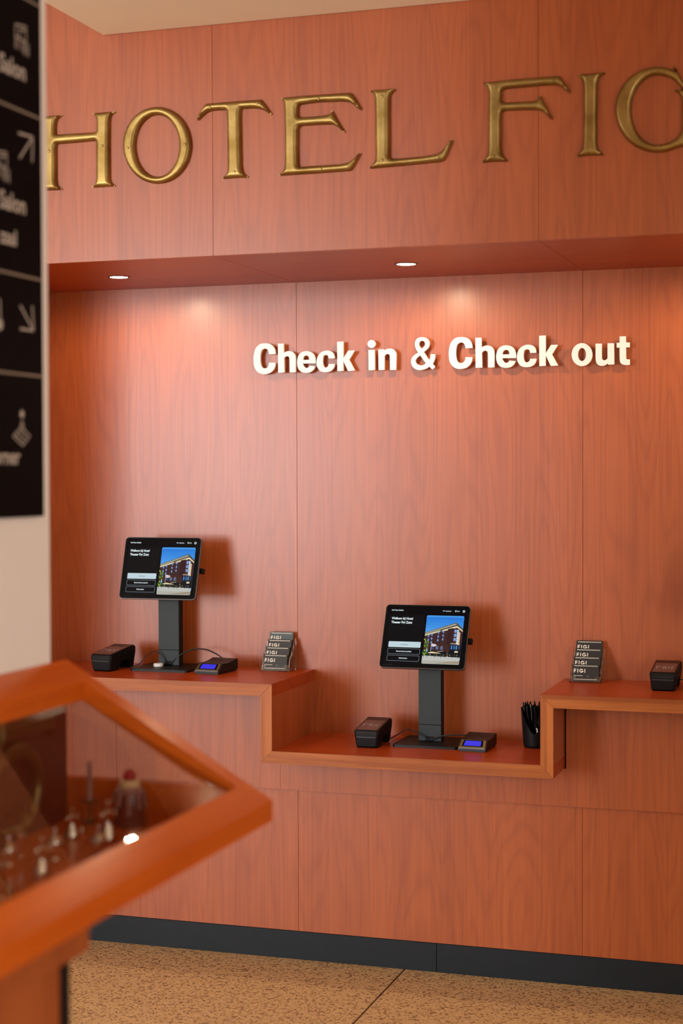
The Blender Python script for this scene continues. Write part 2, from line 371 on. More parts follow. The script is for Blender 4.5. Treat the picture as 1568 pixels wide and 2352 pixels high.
# outlines in metres on their wall planes (x, z, corner flag)
BRASS = {'H': [[(-2.293, 2.7281, 0), (-2.2805, 2.7273, 0), (-2.2305, 2.7276, 0), (-2.2148, 2.7281, 0), (-2.2141, 2.7254, 0), (-2.2252, 2.7208, 0), (-2.2306, 2.7109, 0), (-2.2321, 2.6981, 0), (-2.2334, 2.6242, 0), (-2.2334, 2.5275, 0), (-2.2314, 2.5161, 0), (-2.225, 2.5077, 0), (-2.2165, 2.5021, 0), (-2.218, 2.4996, 0), (-2.2393, 2.5002, 0), (-2.2924, 2.5003, 0), (-2.2948, 2.5027, 0), (-2.2858, 2.508, 0), (-2.28, 2.5157, 0), (-2.2778, 2.5301, 0), (-2.2769, 2.6425, 0), (-2.3532, 2.6413, 0), (-2.4139, 2.6414, 0), (-2.4155, 2.6229, 0), (-2.4158, 2.5383, 0), (-2.4138, 2.5186, 0), (-2.4088, 2.5085, 0), (-2.3965, 2.5026, 0), (-2.398, 2.4995, 0), (-2.4472, 2.5003, 0), (-2.4748, 2.4992, 0), (-2.4777, 2.502, 0), (-2.4692, 2.5071, 0), (-2.4636, 2.5166, 0), (-2.4616, 2.5344, 0), (-2.4608, 2.6258, 0), (-2.4606, 2.6846, 0), (-2.4612, 2.7074, 0), (-2.4647, 2.7201, 0), (-2.4698, 2.7253, 0), (-2.4764, 2.7268, 0), (-2.4749, 2.7296, 0), (-2.4544, 2.7295, 0), (-2.3974, 2.7297, 0), (-2.3967, 2.7267, 0), (-2.4099, 2.7202, 0), (-2.4155, 2.7075, 0), (-2.417, 2.6946, 0), (-2.4169, 2.6702, 0), (-2.353, 2.6698, 0), (-2.2759, 2.6689, 0), (-2.2753, 2.7011, 0), (-2.2777, 2.7142, 0), (-2.2823, 2.7216, 0), (-2.292, 2.7255, 0)]], 'O': [[(-1.9621, 2.6082, 0), (-1.9636, 2.5903, 0), (-1.9678, 2.5729, 0), (-1.9746, 2.5566, 0), (-1.9838, 2.5418, 0), (-1.9952, 2.5287, 0), (-2.0086, 2.5177, 0), (-2.0236, 2.5091, 0), (-2.0399, 2.5031, 0), (-2.0571, 2.4998, 0), (-2.0747, 2.4994, 0), (-2.0923, 2.5018, 0), (-2.1095, 2.5071, 0), (-2.1259, 2.515, 0), (-2.141, 2.5255, 0), (-2.1544, 2.5382, 0), (-2.1659, 2.5528, 0), (-2.1752, 2.569, 0), (-2.1819, 2.5863, 0), (-2.1859, 2.6044, 0), (-2.1872, 2.6228, 0), (-2.1856, 2.641, 0), (-2.1813, 2.6585, 0), (-2.1744, 2.6749, 0), (-2.1649, 2.6899, 0), (-2.1532, 2.703, 0), (-2.1396, 2.7139, 0), (-2.1244, 2.7224, 0), (-2.1079, 2.7282, 0), (-2.0907, 2.7312, 0), (-2.0731, 2.7314, 0), (-2.0555, 2.7287, 0), (-2.0384, 2.7232, 0), (-2.0223, 2.7151, 0), (-2.0074, 2.7046, 0), (-1.9942, 2.6919, 0), (-1.9829, 2.6773, 0), (-1.9739, 2.6613, 0), (-1.9673, 2.6442, 0), (-1.9634, 2.6263, 0)], [(-2.0005, 2.6091, 0), (-2.0015, 2.5947, 0), (-2.0042, 2.5807, 0), (-2.0087, 2.5675, 0), (-2.0147, 2.5555, 0), (-2.0223, 2.5449, 0), (-2.031, 2.5359, 0), (-2.0409, 2.5289, 0), (-2.0515, 2.5239, 0), (-2.0627, 2.5212, 0), (-2.0742, 2.5207, 0), (-2.0857, 2.5226, 0), (-2.0969, 2.5266, 0), (-2.1075, 2.5329, 0), (-2.1173, 2.5411, 0), (-2.1261, 2.5512, 0), (-2.1335, 2.5628, 0), (-2.1395, 2.5756, 0), (-2.1438, 2.5895, 0), (-2.1465, 2.6039, 0), (-2.1473, 2.6186, 0), (-2.1462, 2.6332, 0), (-2.1434, 2.6472, 0), (-2.1389, 2.6605, 0), (-2.1327, 2.6726, 0), (-2.1251, 2.6832, 0), (-2.1163, 2.6921, 0), (-2.1063, 2.699, 0), (-2.0956, 2.7039, 0), (-2.0844, 2.7065, 0), (-2.0729, 2.7068, 0), (-2.0614, 2.7049, 0), (-2.0503, 2.7007, 0), (-2.0397, 2.6944, 0), (-2.03, 2.6861, 0), (-2.0214, 2.676, 0), (-2.014, 2.6645, 0), (-2.0081, 2.6517, 0), (-2.0039, 2.638, 0), (-2.0013, 2.6236, 0)]], 'T': [[(-1.9126, 2.7294, 0), (-1.8384, 2.7295, 0), (-1.7363, 2.7287, 0), (-1.7334, 2.7246, 0), (-1.7048, 2.6858, 0), (-1.7048, 2.682, 0), (-1.7092, 2.6823, 0), (-1.7232, 2.6929, 0), (-1.7379, 2.7002, 0), (-1.7602, 2.7045, 0), (-1.8011, 2.7061, 0), (-1.802, 2.6805, 0), (-1.801, 2.5939, 0), (-1.7998, 2.5384, 0), (-1.7969, 2.5209, 0), (-1.7902, 2.5101, 0), (-1.7798, 2.5036, 0), (-1.7806, 2.5005, 0), (-1.806, 2.502, 0), (-1.8615, 2.5014, 0), (-1.863, 2.5046, 0), (-1.8528, 2.5103, 0), (-1.8464, 2.5186, 0), (-1.844, 2.5341, 0), (-1.8438, 2.5758, 0), (-1.8448, 2.6662, 0), (-1.8468, 2.7052, 0), (-1.8686, 2.7067, 0), (-1.8988, 2.7064, 0), (-1.9139, 2.7016, 0), (-1.9261, 2.6927, 0), (-1.9383, 2.6817, 0), (-1.9429, 2.682, 0), (-1.9428, 2.6862, 0), (-1.9329, 2.7036, 0), (-1.9214, 2.7196, 0)]], 'E': [[(-1.678, 2.7288, 0), (-1.6641, 2.7292, 0), (-1.6056, 2.7303, 0), (-1.457, 2.7281, 0), (-1.4471, 2.7149, 0), (-1.4259, 2.6785, 0), (-1.4266, 2.6752, 0), (-1.4308, 2.6755, 0), (-1.4472, 2.6912, 0), (-1.4614, 2.7, 0), (-1.4829, 2.7043, 0), (-1.5549, 2.7075, 0), (-1.6112, 2.7048, 0), (-1.6196, 2.7013, 0), (-1.6204, 2.6781, 0), (-1.6183, 2.6683, 0), (-1.5913, 2.6671, 0), (-1.5478, 2.6675, 0), (-1.5262, 2.6694, 0), (-1.5189, 2.6726, 0), (-1.5196, 2.6795, 0), (-1.5168, 2.681, 0), (-1.5132, 2.6766, 0), (-1.4975, 2.649, 0), (-1.4761, 2.6157, 0), (-1.4782, 2.6131, 0), (-1.4847, 2.6176, 0), (-1.4993, 2.6322, 0), (-1.5137, 2.6393, 0), (-1.5479, 2.6416, 0), (-1.606, 2.6422, 0), (-1.6177, 2.6402, 0), (-1.6206, 2.6302, 0), (-1.6216, 2.5823, 0), (-1.6196, 2.5274, 0), (-1.6167, 2.5224, 0), (-1.592, 2.5229, 0), (-1.4872, 2.5227, 0), (-1.4657, 2.5264, 0), (-1.4495, 2.5356, 0), (-1.4334, 2.5526, 0), (-1.4291, 2.5516, 0), (-1.4292, 2.5469, 0), (-1.4442, 2.5217, 0), (-1.4579, 2.5032, 0), (-1.4622, 2.5015, 0), (-1.5558, 2.5003, 0), (-1.6799, 2.5001, 0), (-1.6828, 2.5037, 0), (-1.6706, 2.5098, 0), (-1.6643, 2.5198, 0), (-1.6628, 2.5369, 0), (-1.6624, 2.6193, 0), (-1.6642, 2.7052, 0), (-1.6656, 2.7173, 0), (-1.6707, 2.7228, 0)]], 'L': [[(-1.4024, 2.7292, 0), (-1.3898, 2.7306, 0), (-1.3583, 2.7295, 0), (-1.3301, 2.7309, 0), (-1.3226, 2.7292, 0), (-1.3239, 2.7245, 0), (-1.3345, 2.7181, 0), (-1.3396, 2.7041, 0), (-1.3397, 2.6575, 0), (-1.3401, 2.5377, 0), (-1.3338, 2.5289, 0), (-1.3026, 2.5282, 0), (-1.2342, 2.5299, 0), (-1.1972, 2.5347, 0), (-1.1818, 2.5426, 0), (-1.1603, 2.5714, 0), (-1.1541, 2.5722, 0), (-1.1542, 2.5651, 0), (-1.1695, 2.53, 0), (-1.1788, 2.5134, 0), (-1.1911, 2.5106, 0), (-1.3151, 2.5062, 0), (-1.3994, 2.5041, 0), (-1.4044, 2.5081, 0), (-1.3918, 2.5139, 0), (-1.3841, 2.5255, 0), (-1.3828, 2.5524, 0), (-1.3837, 2.6606, 0), (-1.3848, 2.7087, 0), (-1.3885, 2.721, 0)]], 'F': [[(-1.0675, 2.7276, 0), (-1.0445, 2.7276, 0), (-0.9606, 2.7299, 0), (-0.8447, 2.7291, 0), (-0.84, 2.7229, 0), (-0.8143, 2.684, 0), (-0.8143, 2.6788, 0), (-0.8201, 2.6809, 0), (-0.8394, 2.6986, 0), (-0.8541, 2.7043, 0), (-0.8895, 2.7059, 0), (-0.9965, 2.7046, 0), (-1.0097, 2.7009, 0), (-1.0097, 2.6723, 0), (-1.0037, 2.6665, 0), (-0.9488, 2.6649, 0), (-0.9132, 2.664, 0), (-0.9025, 2.6685, 0), (-0.9037, 2.6767, 0), (-0.8989, 2.6781, 0), (-0.8942, 2.6714, 0), (-0.8648, 2.6123, 0), (-0.8671, 2.609, 0), (-0.8748, 2.616, 0), (-0.8895, 2.6327, 0), (-0.9073, 2.6386, 0), (-0.9488, 2.6416, 0), (-1.0014, 2.643, 0), (-1.0098, 2.64, 0), (-1.011, 2.6167, 0), (-1.0111, 2.5405, 0), (-1.0087, 2.5228, 0), (-1.0016, 2.5106, 0), (-0.992, 2.503, 0), (-0.9956, 2.4997, 0), (-1.0328, 2.502, 0), (-1.0678, 2.5006, 0), (-1.0691, 2.5048, 0), (-1.0569, 2.5111, 0), (-1.0509, 2.5225, 0), (-1.0484, 2.5488, 0), (-1.0483, 2.6369, 0), (-1.047, 2.6955, 0), (-1.0518, 2.7164, 0)]], 'I': [[(-0.7967, 2.7288, 0), (-0.7839, 2.729, 0), (-0.7491, 2.7286, 0), (-0.7231, 2.73, 0), (-0.7167, 2.7283, 0), (-0.7202, 2.724, 0), (-0.7317, 2.718, 0), (-0.7375, 2.7012, 0), (-0.7387, 2.6151, 0), (-0.7387, 2.5402, 0), (-0.7363, 2.5199, 0), (-0.7288, 2.5097, 0), (-0.719, 2.5033, 0), (-0.7225, 2.5001, 0), (-0.7607, 2.5025, 0), (-0.7968, 2.5007, 0), (-0.7986, 2.5037, 0), (-0.7886, 2.51, 0), (-0.7811, 2.5199, 0), (-0.7781, 2.5428, 0), (-0.777, 2.6178, 0), (-0.777, 2.6754, 0), (-0.7781, 2.7043, 0), (-0.7839, 2.7192, 0)]], 'G': [[(-0.5205, 2.7151, 0), (-0.5368, 2.7237, 0), (-0.5541, 2.7297, 0), (-0.5719, 2.7329, 0), (-0.5898, 2.7332, 0), (-0.6074, 2.7306, 0), (-0.6242, 2.7251, 0), (-0.6397, 2.717, 0), (-0.6537, 2.7063, 0), (-0.6657, 2.6934, 0), (-0.6755, 2.6786, 0), (-0.6827, 2.6621, 0), (-0.6873, 2.6445, 0), (-0.689, 2.6262, 0), (-0.6879, 2.6076, 0), (-0.684, 2.5893, 0), (-0.6773, 2.5716, 0), (-0.668, 2.555, 0), (-0.6565, 2.5399, 0), (-0.6429, 2.5268, 0), (-0.6276, 2.5159, 0), (-0.6111, 2.5075, 0), (-0.5936, 2.5017, 0), (-0.5757, 2.4988, 0), (-0.5578, 2.4988, 0), (-0.5403, 2.5017, 0), (-0.5237, 2.5073, 0), (-0.501, 2.5105, 0), (-0.4731, 2.5257, 0), (-0.4692, 2.5791, 0), (-0.4671, 2.6354, 0), (-0.4621, 2.6491, 0), (-0.451, 2.6556, 0), (-0.4526, 2.6603, 0), (-0.4872, 2.6629, 0), (-0.5276, 2.6676, 0), (-0.5299, 2.6649, 0), (-0.518, 2.6584, 0), (-0.5085, 2.6469, 0), (-0.5062, 2.627, 0), (-0.5073, 2.5534, 0), (-0.5179, 2.5371, 0), (-0.5432, 2.5229, 0), (-0.5703, 2.519, 0), (-0.5835, 2.5207, 0), (-0.5943, 2.5247, 0), (-0.6046, 2.5309, 0), (-0.6141, 2.5391, 0), (-0.6227, 2.5493, 0), (-0.63, 2.5611, 0), (-0.636, 2.5742, 0), (-0.6405, 2.5883, 0), (-0.6433, 2.6031, 0), (-0.6443, 2.6181, 0), (-0.6437, 2.6331, 0), (-0.6413, 2.6477, 0), (-0.6372, 2.6614, 0), (-0.6316, 2.6739, 0), (-0.6245, 2.685, 0), (-0.6162, 2.6943, 0), (-0.6069, 2.7017, 0), (-0.5968, 2.7069, 0), (-0.5861, 2.7098, 0), (-0.5751, 2.7104, 0), (-0.5641, 2.7086, 0), (-0.5434, 2.7023, 0), (-0.5237, 2.6905, 0), (-0.5096, 2.6725, 0), (-0.4872, 2.6454, 0), (-0.4805, 2.6443, 0), (-0.4827, 2.6535, 0), (-0.5052, 2.6891, 0), (-0.5232, 2.7267, 0), (-0.5288, 2.7306, 0), (-0.5311, 2.7251, 0)]]}
SCREWS = {'H': [(-2.4331, 2.6189), (-2.2512, 2.6233)], 'O': [(-2.1663, 2.6108), (-1.9772, 2.61)], 'T': [(-1.8956, 2.714), (-1.7454, 2.7159), (-1.8188, 2.5182)], 'E': [(-1.5531, 2.7148), (-1.5472, 2.5104)], 'L': [(-1.3597, 2.7083), (-1.3596, 2.5238), (-1.193, 2.5229)], 'F': [(-1.026, 2.7092), (-0.8584, 2.715), (-1.0293, 2.5144)], 'I': [(-0.7566, 2.7043), (-0.7555, 2.5196)], 'G': [(-0.5702, 2.7165), (-0.5711, 2.5105)]}
WHITE = {'C': [[(-1.9615, 2.0297, 1), (-1.9633, 2.0442, 0), (-1.9712, 2.0576, 0), (-1.9828, 2.0645, 0), (-1.9992, 2.0671, 0), (-2.0181, 2.0646, 0), (-2.0322, 2.0527, 0), (-2.0394, 2.0353, 0), (-2.0419, 2.0133, 0), (-2.0396, 1.9891, 0), (-2.0312, 1.9735, 0), (-2.0186, 1.9644, 0), (-2.0021, 1.9614, 0), (-1.9833, 1.9645, 0), (-1.9702, 1.9743, 0), (-1.9635, 1.9873, 0), (-1.9616, 1.9995, 1), (-1.985, 2.0001, 1), (-1.9879, 1.9879, 0), (-1.9936, 1.9827, 0), (-2.0011, 1.9811, 0), (-2.0091, 1.984, 0), (-2.0147, 1.9929, 0), (-2.0174, 2.0127, 0), (-2.0159, 2.0325, 0), (-2.0111, 2.0442, 0), (-2.0007, 2.0492, 0), (-1.9914, 2.0463, 0), (-1.9867, 2.0383, 0), (-1.9849, 2.0295, 1)]], 'h': [[(-1.952, 2.0645, 1), (-1.9314, 2.0644, 1), (-1.9311, 2.0316, 1), (-1.9246, 2.0358, 0), (-1.9129, 2.0381, 0), (-1.8999, 2.0351, 0), (-1.8916, 2.0271, 0), (-1.888, 2.0117, 0), (-1.8882, 1.9654, 1), (-1.9095, 1.9655, 1), (-1.9098, 2.01, 0), (-1.913, 2.0189, 0), (-1.9186, 2.0212, 0), (-1.926, 2.0192, 0), (-1.9303, 2.0136, 1), (-1.9291, 1.9655, 1), (-1.9515, 1.9651, 1)]], 'e': [[(-1.8159, 1.9938, 1), (-1.8168, 2.0099, 0), (-1.8227, 2.0253, 0), (-1.8342, 2.0334, 0), (-1.8494, 2.0364, 0), (-1.8665, 2.0325, 0), (-1.8782, 2.0202, 0), (-1.8824, 2.0006, 0), (-1.8798, 1.981, 0), (-1.8692, 1.9676, 0), (-1.8507, 1.9624, 0), (-1.8345, 1.9647, 0), (-1.8229, 1.9731, 0), (-1.8174, 1.9838, 1), (-1.8381, 1.9861, 1), (-1.8414, 1.9814, 0), (-1.8483, 1.9789, 0), (-1.8552, 1.9817, 0), (-1.8603, 1.9892, 0), (-1.8621, 1.9945, 1)], [(-1.8616, 2.0067, 1), (-1.8597, 2.0153, 0), (-1.855, 2.0204, 0), (-1.8481, 2.0216, 0), (-1.8421, 2.0188, 0), (-1.8389, 2.0135, 0), (-1.8376, 2.0065, 1)]], 'c': [[(-1.748, 2.0091, 1), (-1.7498, 2.0212, 0), (-1.7571, 2.0314, 0), (-1.7744, 2.0366, 0), (-1.7928, 2.0323, 0), (-1.8066, 2.0197, 0), (-1.8122, 1.9998, 0), (-1.8096, 1.9815, 0), (-1.7986, 1.9673, 0), (-1.7793, 1.963, 0), (-1.761, 1.9665, 0), (-1.7504, 1.9779, 0), (-1.7476, 1.99, 1), (-1.7687, 1.9905, 1), (-1.771, 1.9828, 0), (-1.7793, 1.9786, 0), (-1.7866, 1.9831, 0), (-1.7902, 1.9984, 0), (-1.7883, 2.0157, 0), (-1.7828, 2.0208, 0), (-1.7768, 2.0215, 0), (-1.7709, 2.0179, 0), (-1.7686, 2.0096, 1)]], 'k': [[(-1.7382, 2.0651, 1), (-1.7163, 2.0653, 1), (-1.7166, 2.0078, 1), (-1.6987, 2.0342, 1), (-1.676, 2.034, 1), (-1.6957, 2.003, 1), (-1.6754, 1.9663, 1), (-1.6999, 1.9655, 1), (-1.7166, 2.0001, 1), (-1.7167, 1.9663, 1), (-1.7377, 1.966, 1)]], 'i': [[(-1.6024, 2.0539, 0), (-1.6029, 2.0505, 0), (-1.6043, 2.0473, 0), (-1.6065, 2.0446, 0), (-1.6094, 2.0426, 0), (-1.6128, 2.0414, 0), (-1.6164, 2.041, 0), (-1.62, 2.0416, 0), (-1.6234, 2.043, 0), (-1.6263, 2.0452, 0), (-1.6285, 2.048, 0), (-1.6299, 2.0513, 0), (-1.6303, 2.0547, 0), (-1.6298, 2.0582, 0), (-1.6284, 2.0613, 0), (-1.6262, 2.064, 0), (-1.6233, 2.0661, 0), (-1.6199, 2.0673, 0), (-1.6163, 2.0676, 0), (-1.6127, 2.0671, 0), (-1.6093, 2.0657, 0), (-1.6065, 2.0635, 0), (-1.6043, 2.0607, 0), (-1.6029, 2.0574, 0)], [(-1.6272, 2.0344, 1), (-1.6056, 2.0347, 1), (-1.605, 1.9664, 1), (-1.6266, 1.966, 1)]], 'n': [[(-1.5926, 2.0348, 1), (-1.572, 2.0351, 1), (-1.5715, 2.0304, 1), (-1.5639, 2.0353, 0), (-1.5518, 2.0371, 0), (-1.5384, 2.0333, 0), (-1.5305, 2.022, 0), (-1.5296, 2.007, 0), (-1.5306, 1.9651, 1), (-1.5516, 1.9656, 1), (-1.5519, 2.0097, 0), (-1.555, 2.0171, 0), (-1.5608, 2.0194, 0), (-1.5671, 2.017, 0), (-1.5711, 2.0111, 1), (-1.5713, 1.9661, 1), (-1.5915, 1.9661, 1)]], '&': [[(-1.3947, 1.9718, 1), (-1.4044, 1.9631, 1), (-1.4158, 1.9736, 1), (-1.4242, 1.9674, 0), (-1.4441, 1.9627, 0), (-1.4618, 1.9657, 0), (-1.475, 1.9779, 0), (-1.4781, 1.9951, 0), (-1.4705, 2.0098, 0), (-1.4537, 2.0213, 1), (-1.4616, 2.0351, 0), (-1.4646, 2.0493, 0), (-1.4615, 2.0628, 0), (-1.4526, 2.0702, 0), (-1.4394, 2.072, 0), (-1.4249, 2.0686, 0), (-1.4161, 2.0594, 0), (-1.4139, 2.0479, 0), (-1.4183, 2.0361, 0), (-1.4338, 2.0225, 1), (-1.4162, 1.9948, 1), (-1.4118, 2.0041, 0), (-1.4105, 2.0146, 1), (-1.3946, 2.0142, 1), (-1.3956, 1.9994, 0), (-1.4035, 1.9822, 1)], [(-1.4417, 2.0337, 1), (-1.4483, 2.042, 0), (-1.4505, 2.0489, 0), (-1.4478, 2.0573, 0), (-1.4394, 2.0601, 0), (-1.4319, 2.0565, 0), (-1.4293, 2.0483, 0), (-1.4329, 2.0407, 0)], [(-1.4466, 2.0117, 1), (-1.4572, 2.0039, 0), (-1.4626, 1.9947, 0), (-1.4586, 1.9839, 0), (-1.444, 1.978, 0), (-1.4339, 1.9799, 0), (-1.4268, 1.9849, 1)]], 'o': [[(-0.8711, 1.9993, 0), (-0.8717, 1.9921, 0), (-0.8736, 1.9852, 0), (-0.8767, 1.9789, 0), (-0.8808, 1.9734, 0), (-0.8859, 1.9689, 0), (-0.8917, 1.9656, 0), (-0.898, 1.9636, 0), (-0.9045, 1.9631, 0), (-0.911, 1.964, 0), (-0.9173, 1.9662, 0), (-0.9231, 1.9698, 0), (-0.9282, 1.9745, 0), (-0.9324, 1.9803, 0), (-0.9355, 1.9868, 0), (-0.9374, 1.9938, 0), (-0.9381, 2.0011, 0), (-0.9374, 2.0083, 0), (-0.9355, 2.0152, 0), (-0.9324, 2.0216, 0), (-0.9282, 2.0271, 0), (-0.9231, 2.0316, 0), (-0.9173, 2.0348, 0), (-0.911, 2.0368, 0), (-0.9045, 2.0373, 0), (-0.898, 2.0364, 0), (-0.8917, 2.0341, 0), (-0.8859, 2.0305, 0), (-0.8808, 2.0258, 0), (-0.8767, 2.0201, 0), (-0.8736, 2.0136, 0), (-0.8717, 2.0066, 0)], [(-0.8914, 2.0003, 0), (-0.8917, 1.9956, 0), (-0.8927, 1.9912, 0), (-0.8942, 1.9872, 0), (-0.8963, 1.9839, 0), (-0.8988, 1.9815, 0), (-0.9016, 1.98, 0), (-0.9045, 1.9795, 0), (-0.9074, 1.9801, 0), (-0.9102, 1.9818, 0), (-0.9127, 1.9843, 0), (-0.9148, 1.9877, 0), (-0.9164, 1.9918, 0), (-0.9173, 1.9963, 0), (-0.9177, 2.001, 0), (-0.9173, 2.0056, 0), (-0.9164, 2.0101, 0), (-0.9148, 2.014, 0), (-0.9127, 2.0173, 0), (-0.9102, 2.0198, 0), (-0.9074, 2.0213, 0), (-0.9045, 2.0217, 0), (-0.9016, 2.0211, 0), (-0.8988, 2.0195, 0), (-0.8963, 2.0169, 0), (-0.8942, 2.0135, 0), (-0.8927, 2.0095, 0), (-0.8917, 2.005, 0)]], 'u': [[(-0.8605, 2.0344, 1), (-0.8403, 2.0343, 1), (-0.8403, 1.9914, 0), (-0.8382, 1.983, 0), (-0.8331, 1.9803, 0), (-0.8268, 1.9814, 0), (-0.8218, 1.9867, 1), (-0.8218, 2.0346, 1), (-0.8012, 2.0344, 1), (-0.8004, 1.9661, 1), (-0.8205, 1.9657, 1), (-0.8214, 1.9712, 1), (-0.8268, 1.9655, 0), (-0.8382, 1.9624, 0), (-0.8508, 1.9652, 0), (-0.8584, 1.975, 0), (-0.8601, 1.9898, 0)]], 't': [[(-0.7832, 2.0553, 1), (-0.7632, 2.0555, 1), (-0.7628, 2.0354, 1), (-0.7507, 2.0351, 1), (-0.7507, 2.0196, 1), (-0.7624, 2.02, 1), (-0.7623, 1.9873, 0), (-0.7602, 1.9819, 0), (-0.7507, 1.9812, 1), (-0.7502, 1.964, 1), (-0.7598, 1.963, 0), (-0.7723, 1.965, 0), (-0.7807, 1.9719, 0), (-0.7828, 1.9837, 0), (-0.7832, 2.0201, 1), (-0.7924, 2.0199, 1), (-0.7924, 2.0354, 1), (-0.7832, 2.0352, 1)]]}
SECOND = {'C': (0.6937, 0.0017), 'h': (0.6944, 0.0003), 'e': (0.6947, 0.0008), 'c': (0.6939, 0.0008), 'k': (0.6935, 0.0004)}


# ------------------------------------------------------------------ the setting
XL, XR = -3.35, 1.6
XE = -2.872   # left end of the recess
def panels(parent, seams, y0, y1, z0, z1, m, gap=.0004, bev=.0004):
    for a, b in zip(seams, seams[1:]):
        zz = z0(a, b) if callable(z0) else z0
        part('wood_panel', bx(a+gap, b-gap, y0, y1, zz, z1, bev=bev), m, parent)
# fascia above the recess
wf = structure('wall_upper')
panels(wf, [XL, -2.884, -1.8959, -.9056, .083, 1.07, XR], 0, .018, 2.2745, 3.5, M['lam'])
part('backing', bx(XL, XR, .0182, .86, 2.294, 3.5), M['jointwood'], wf)
# soffit of the recess
so = structure('ceiling_recess')
for a, b in ((XE, -1.8959), (-1.8959, -.9056), (-.9056, XR)): part('wood_panel', bx(a+.0006, b-.0006, .0185, .738, 2.2745, 2.2935, bev=.0004), M['lamx'], so)
# back wall of the recess
wb = structure('wall_back')
panels(wb, [XE, -1.8941, -.9063, .083, 1.07, XR], .7386, .7560, .60, 2.2925, M['lam'])
part('backing', bx(XE, XR, .7562, .86, .0, 2.2925), M['jointwood'], wb)
# counter front: upper apron set proud of the lower front
wa = structure('wall_counter_front')
for (a, b, zt) in ((XE, -2.4749, .903), (-2.4749, -1.8755, .903), (.2815, XR, .903)):
    part('wood_panel', bx(a+.0003, b-.0003, .5095, .5275, .5693, zt, bev=.0004), M['lam'], wa)
part('wood_panel', prism([(-1.8752, .5693), (.2808, .5693), (.2808, .903), (-.9200, .903), (-.9200, .688), (-1.8752, .688)], .018, off=.5095, to=lambda a, b, q: (a, q, b)), M['lam'], wa)
panels(wa, [XE, -1.8211, -.8718, .0775, 1.03, XR], .5295, .5475, .0947, .61, M['lam'])
part('backing', bx(XE, XR, .548, .60, .0, .66), M['jointwood'], wa)
bb = structure('baseboard_front')
for a, b in ((XE, -1.3463), (-1.3463, XR)): part('plinth_board', bx(a+.0006, b-.0006, .527, .5475, .0, .0942, bev=.001), M['base'], bb)
# side closures of the recess, out of sight
part('wall_recess_left', bx(XE-.018, XE, 0, .86, 0, 2.2744), M['lam'], kind='structure')
part('wall_recess_right', bx(XR, XR+.1, 0, .86, 0, 3.5), M['lam'], kind='structure')
# floor: terrazzo slabs with dark joints
fl = structure('floor')
xs = [-8.0, -6.2, -4.6, -3.02, -1.4545, .11, 1.68, 3.2]; ys = [.53, -1.9, -4.3, -6.6, -8.6]
for a, b in zip(xs, xs[1:]):
    for c, d in zip(ys[1:], ys): part('floor_slab', bx(a+.0035, b-.0035, c+.0035, d-.0005 if d > 0 else d-.0035, -.03, 0), M['terr'], fl)
part('joint_bed', bx(-8, 3.2, -8.6, .86, -.05, -.0035), M['gap'], fl)
# ceilings
part('ceiling', bx(-2.2544, 3.2, -8.6, -.003, 2.9634, 3.25, bev=.002), M['ceil'], kind='structure')
part('ceiling_upper', bx(-8, 3.2, -8.6, .86, 3.5, 3.6), M['ceil'], kind='structure')
# room shell behind the camera
part('wall_right', bx(3.2, 3.3, -8.6, .86, 0, 3.5), M['plaster'], kind='structure')
part('wall_far_left', bx(-8.1, -8, -8.6, .86, 0, 3.5), M['plaster'], kind='structure')
part('wall_alcove_left', bx(-8, XL, .02, .12, 2.2745, 3.5), M['plaster'], kind='structure')
part('wall_alcove_lower', bx(-8, XE-.018, .02, .12, 0, 2.2744), M['plaster'], kind='structure')
part('wall_alcove_right', bx(XR+.1, 3.2, .02, .12, 0, 3.5), M['plaster'], kind='structure')
wr = structure('wall_rear')
for a, b, c, d in ((-8, -7.0, 0, 3.5), (-4.4, 3.2, 0, 3.5), (-7.0, -4.4, 0, .5), (-7.0, -4.4, 3.15, 3.5)): part('wall_section', bx(a, b, -8.7, -8.6, c, d), M['plaster'], wr)
wn = structure('window_1')
for a, b, c, d in ((-7.0, -6.94, .5, 3.15), (-4.46, -4.4, .5, 3.15), (-6.94, -4.46, .5, .56), (-6.94, -4.46, 3.09, 3.15), (-5.73, -5.67, .56, 3.09)): part('frame_bar', bx(a, b, -8.68, -8.62, c, d), M['white'], wn)
for a, b in ((-6.94, -5.73), (-5.67, -4.46)): part('pane', bx(a, b, -8.655, -8.649, .56, 3.09), M['glass'], wn)
# free-standing white wall on the left that carries the direction sign
part('wall_left', bx(-1.86, -1.61, -3.3, -1.573, 0, 2.9625, bev=.004), M['plaster'], kind='structure')

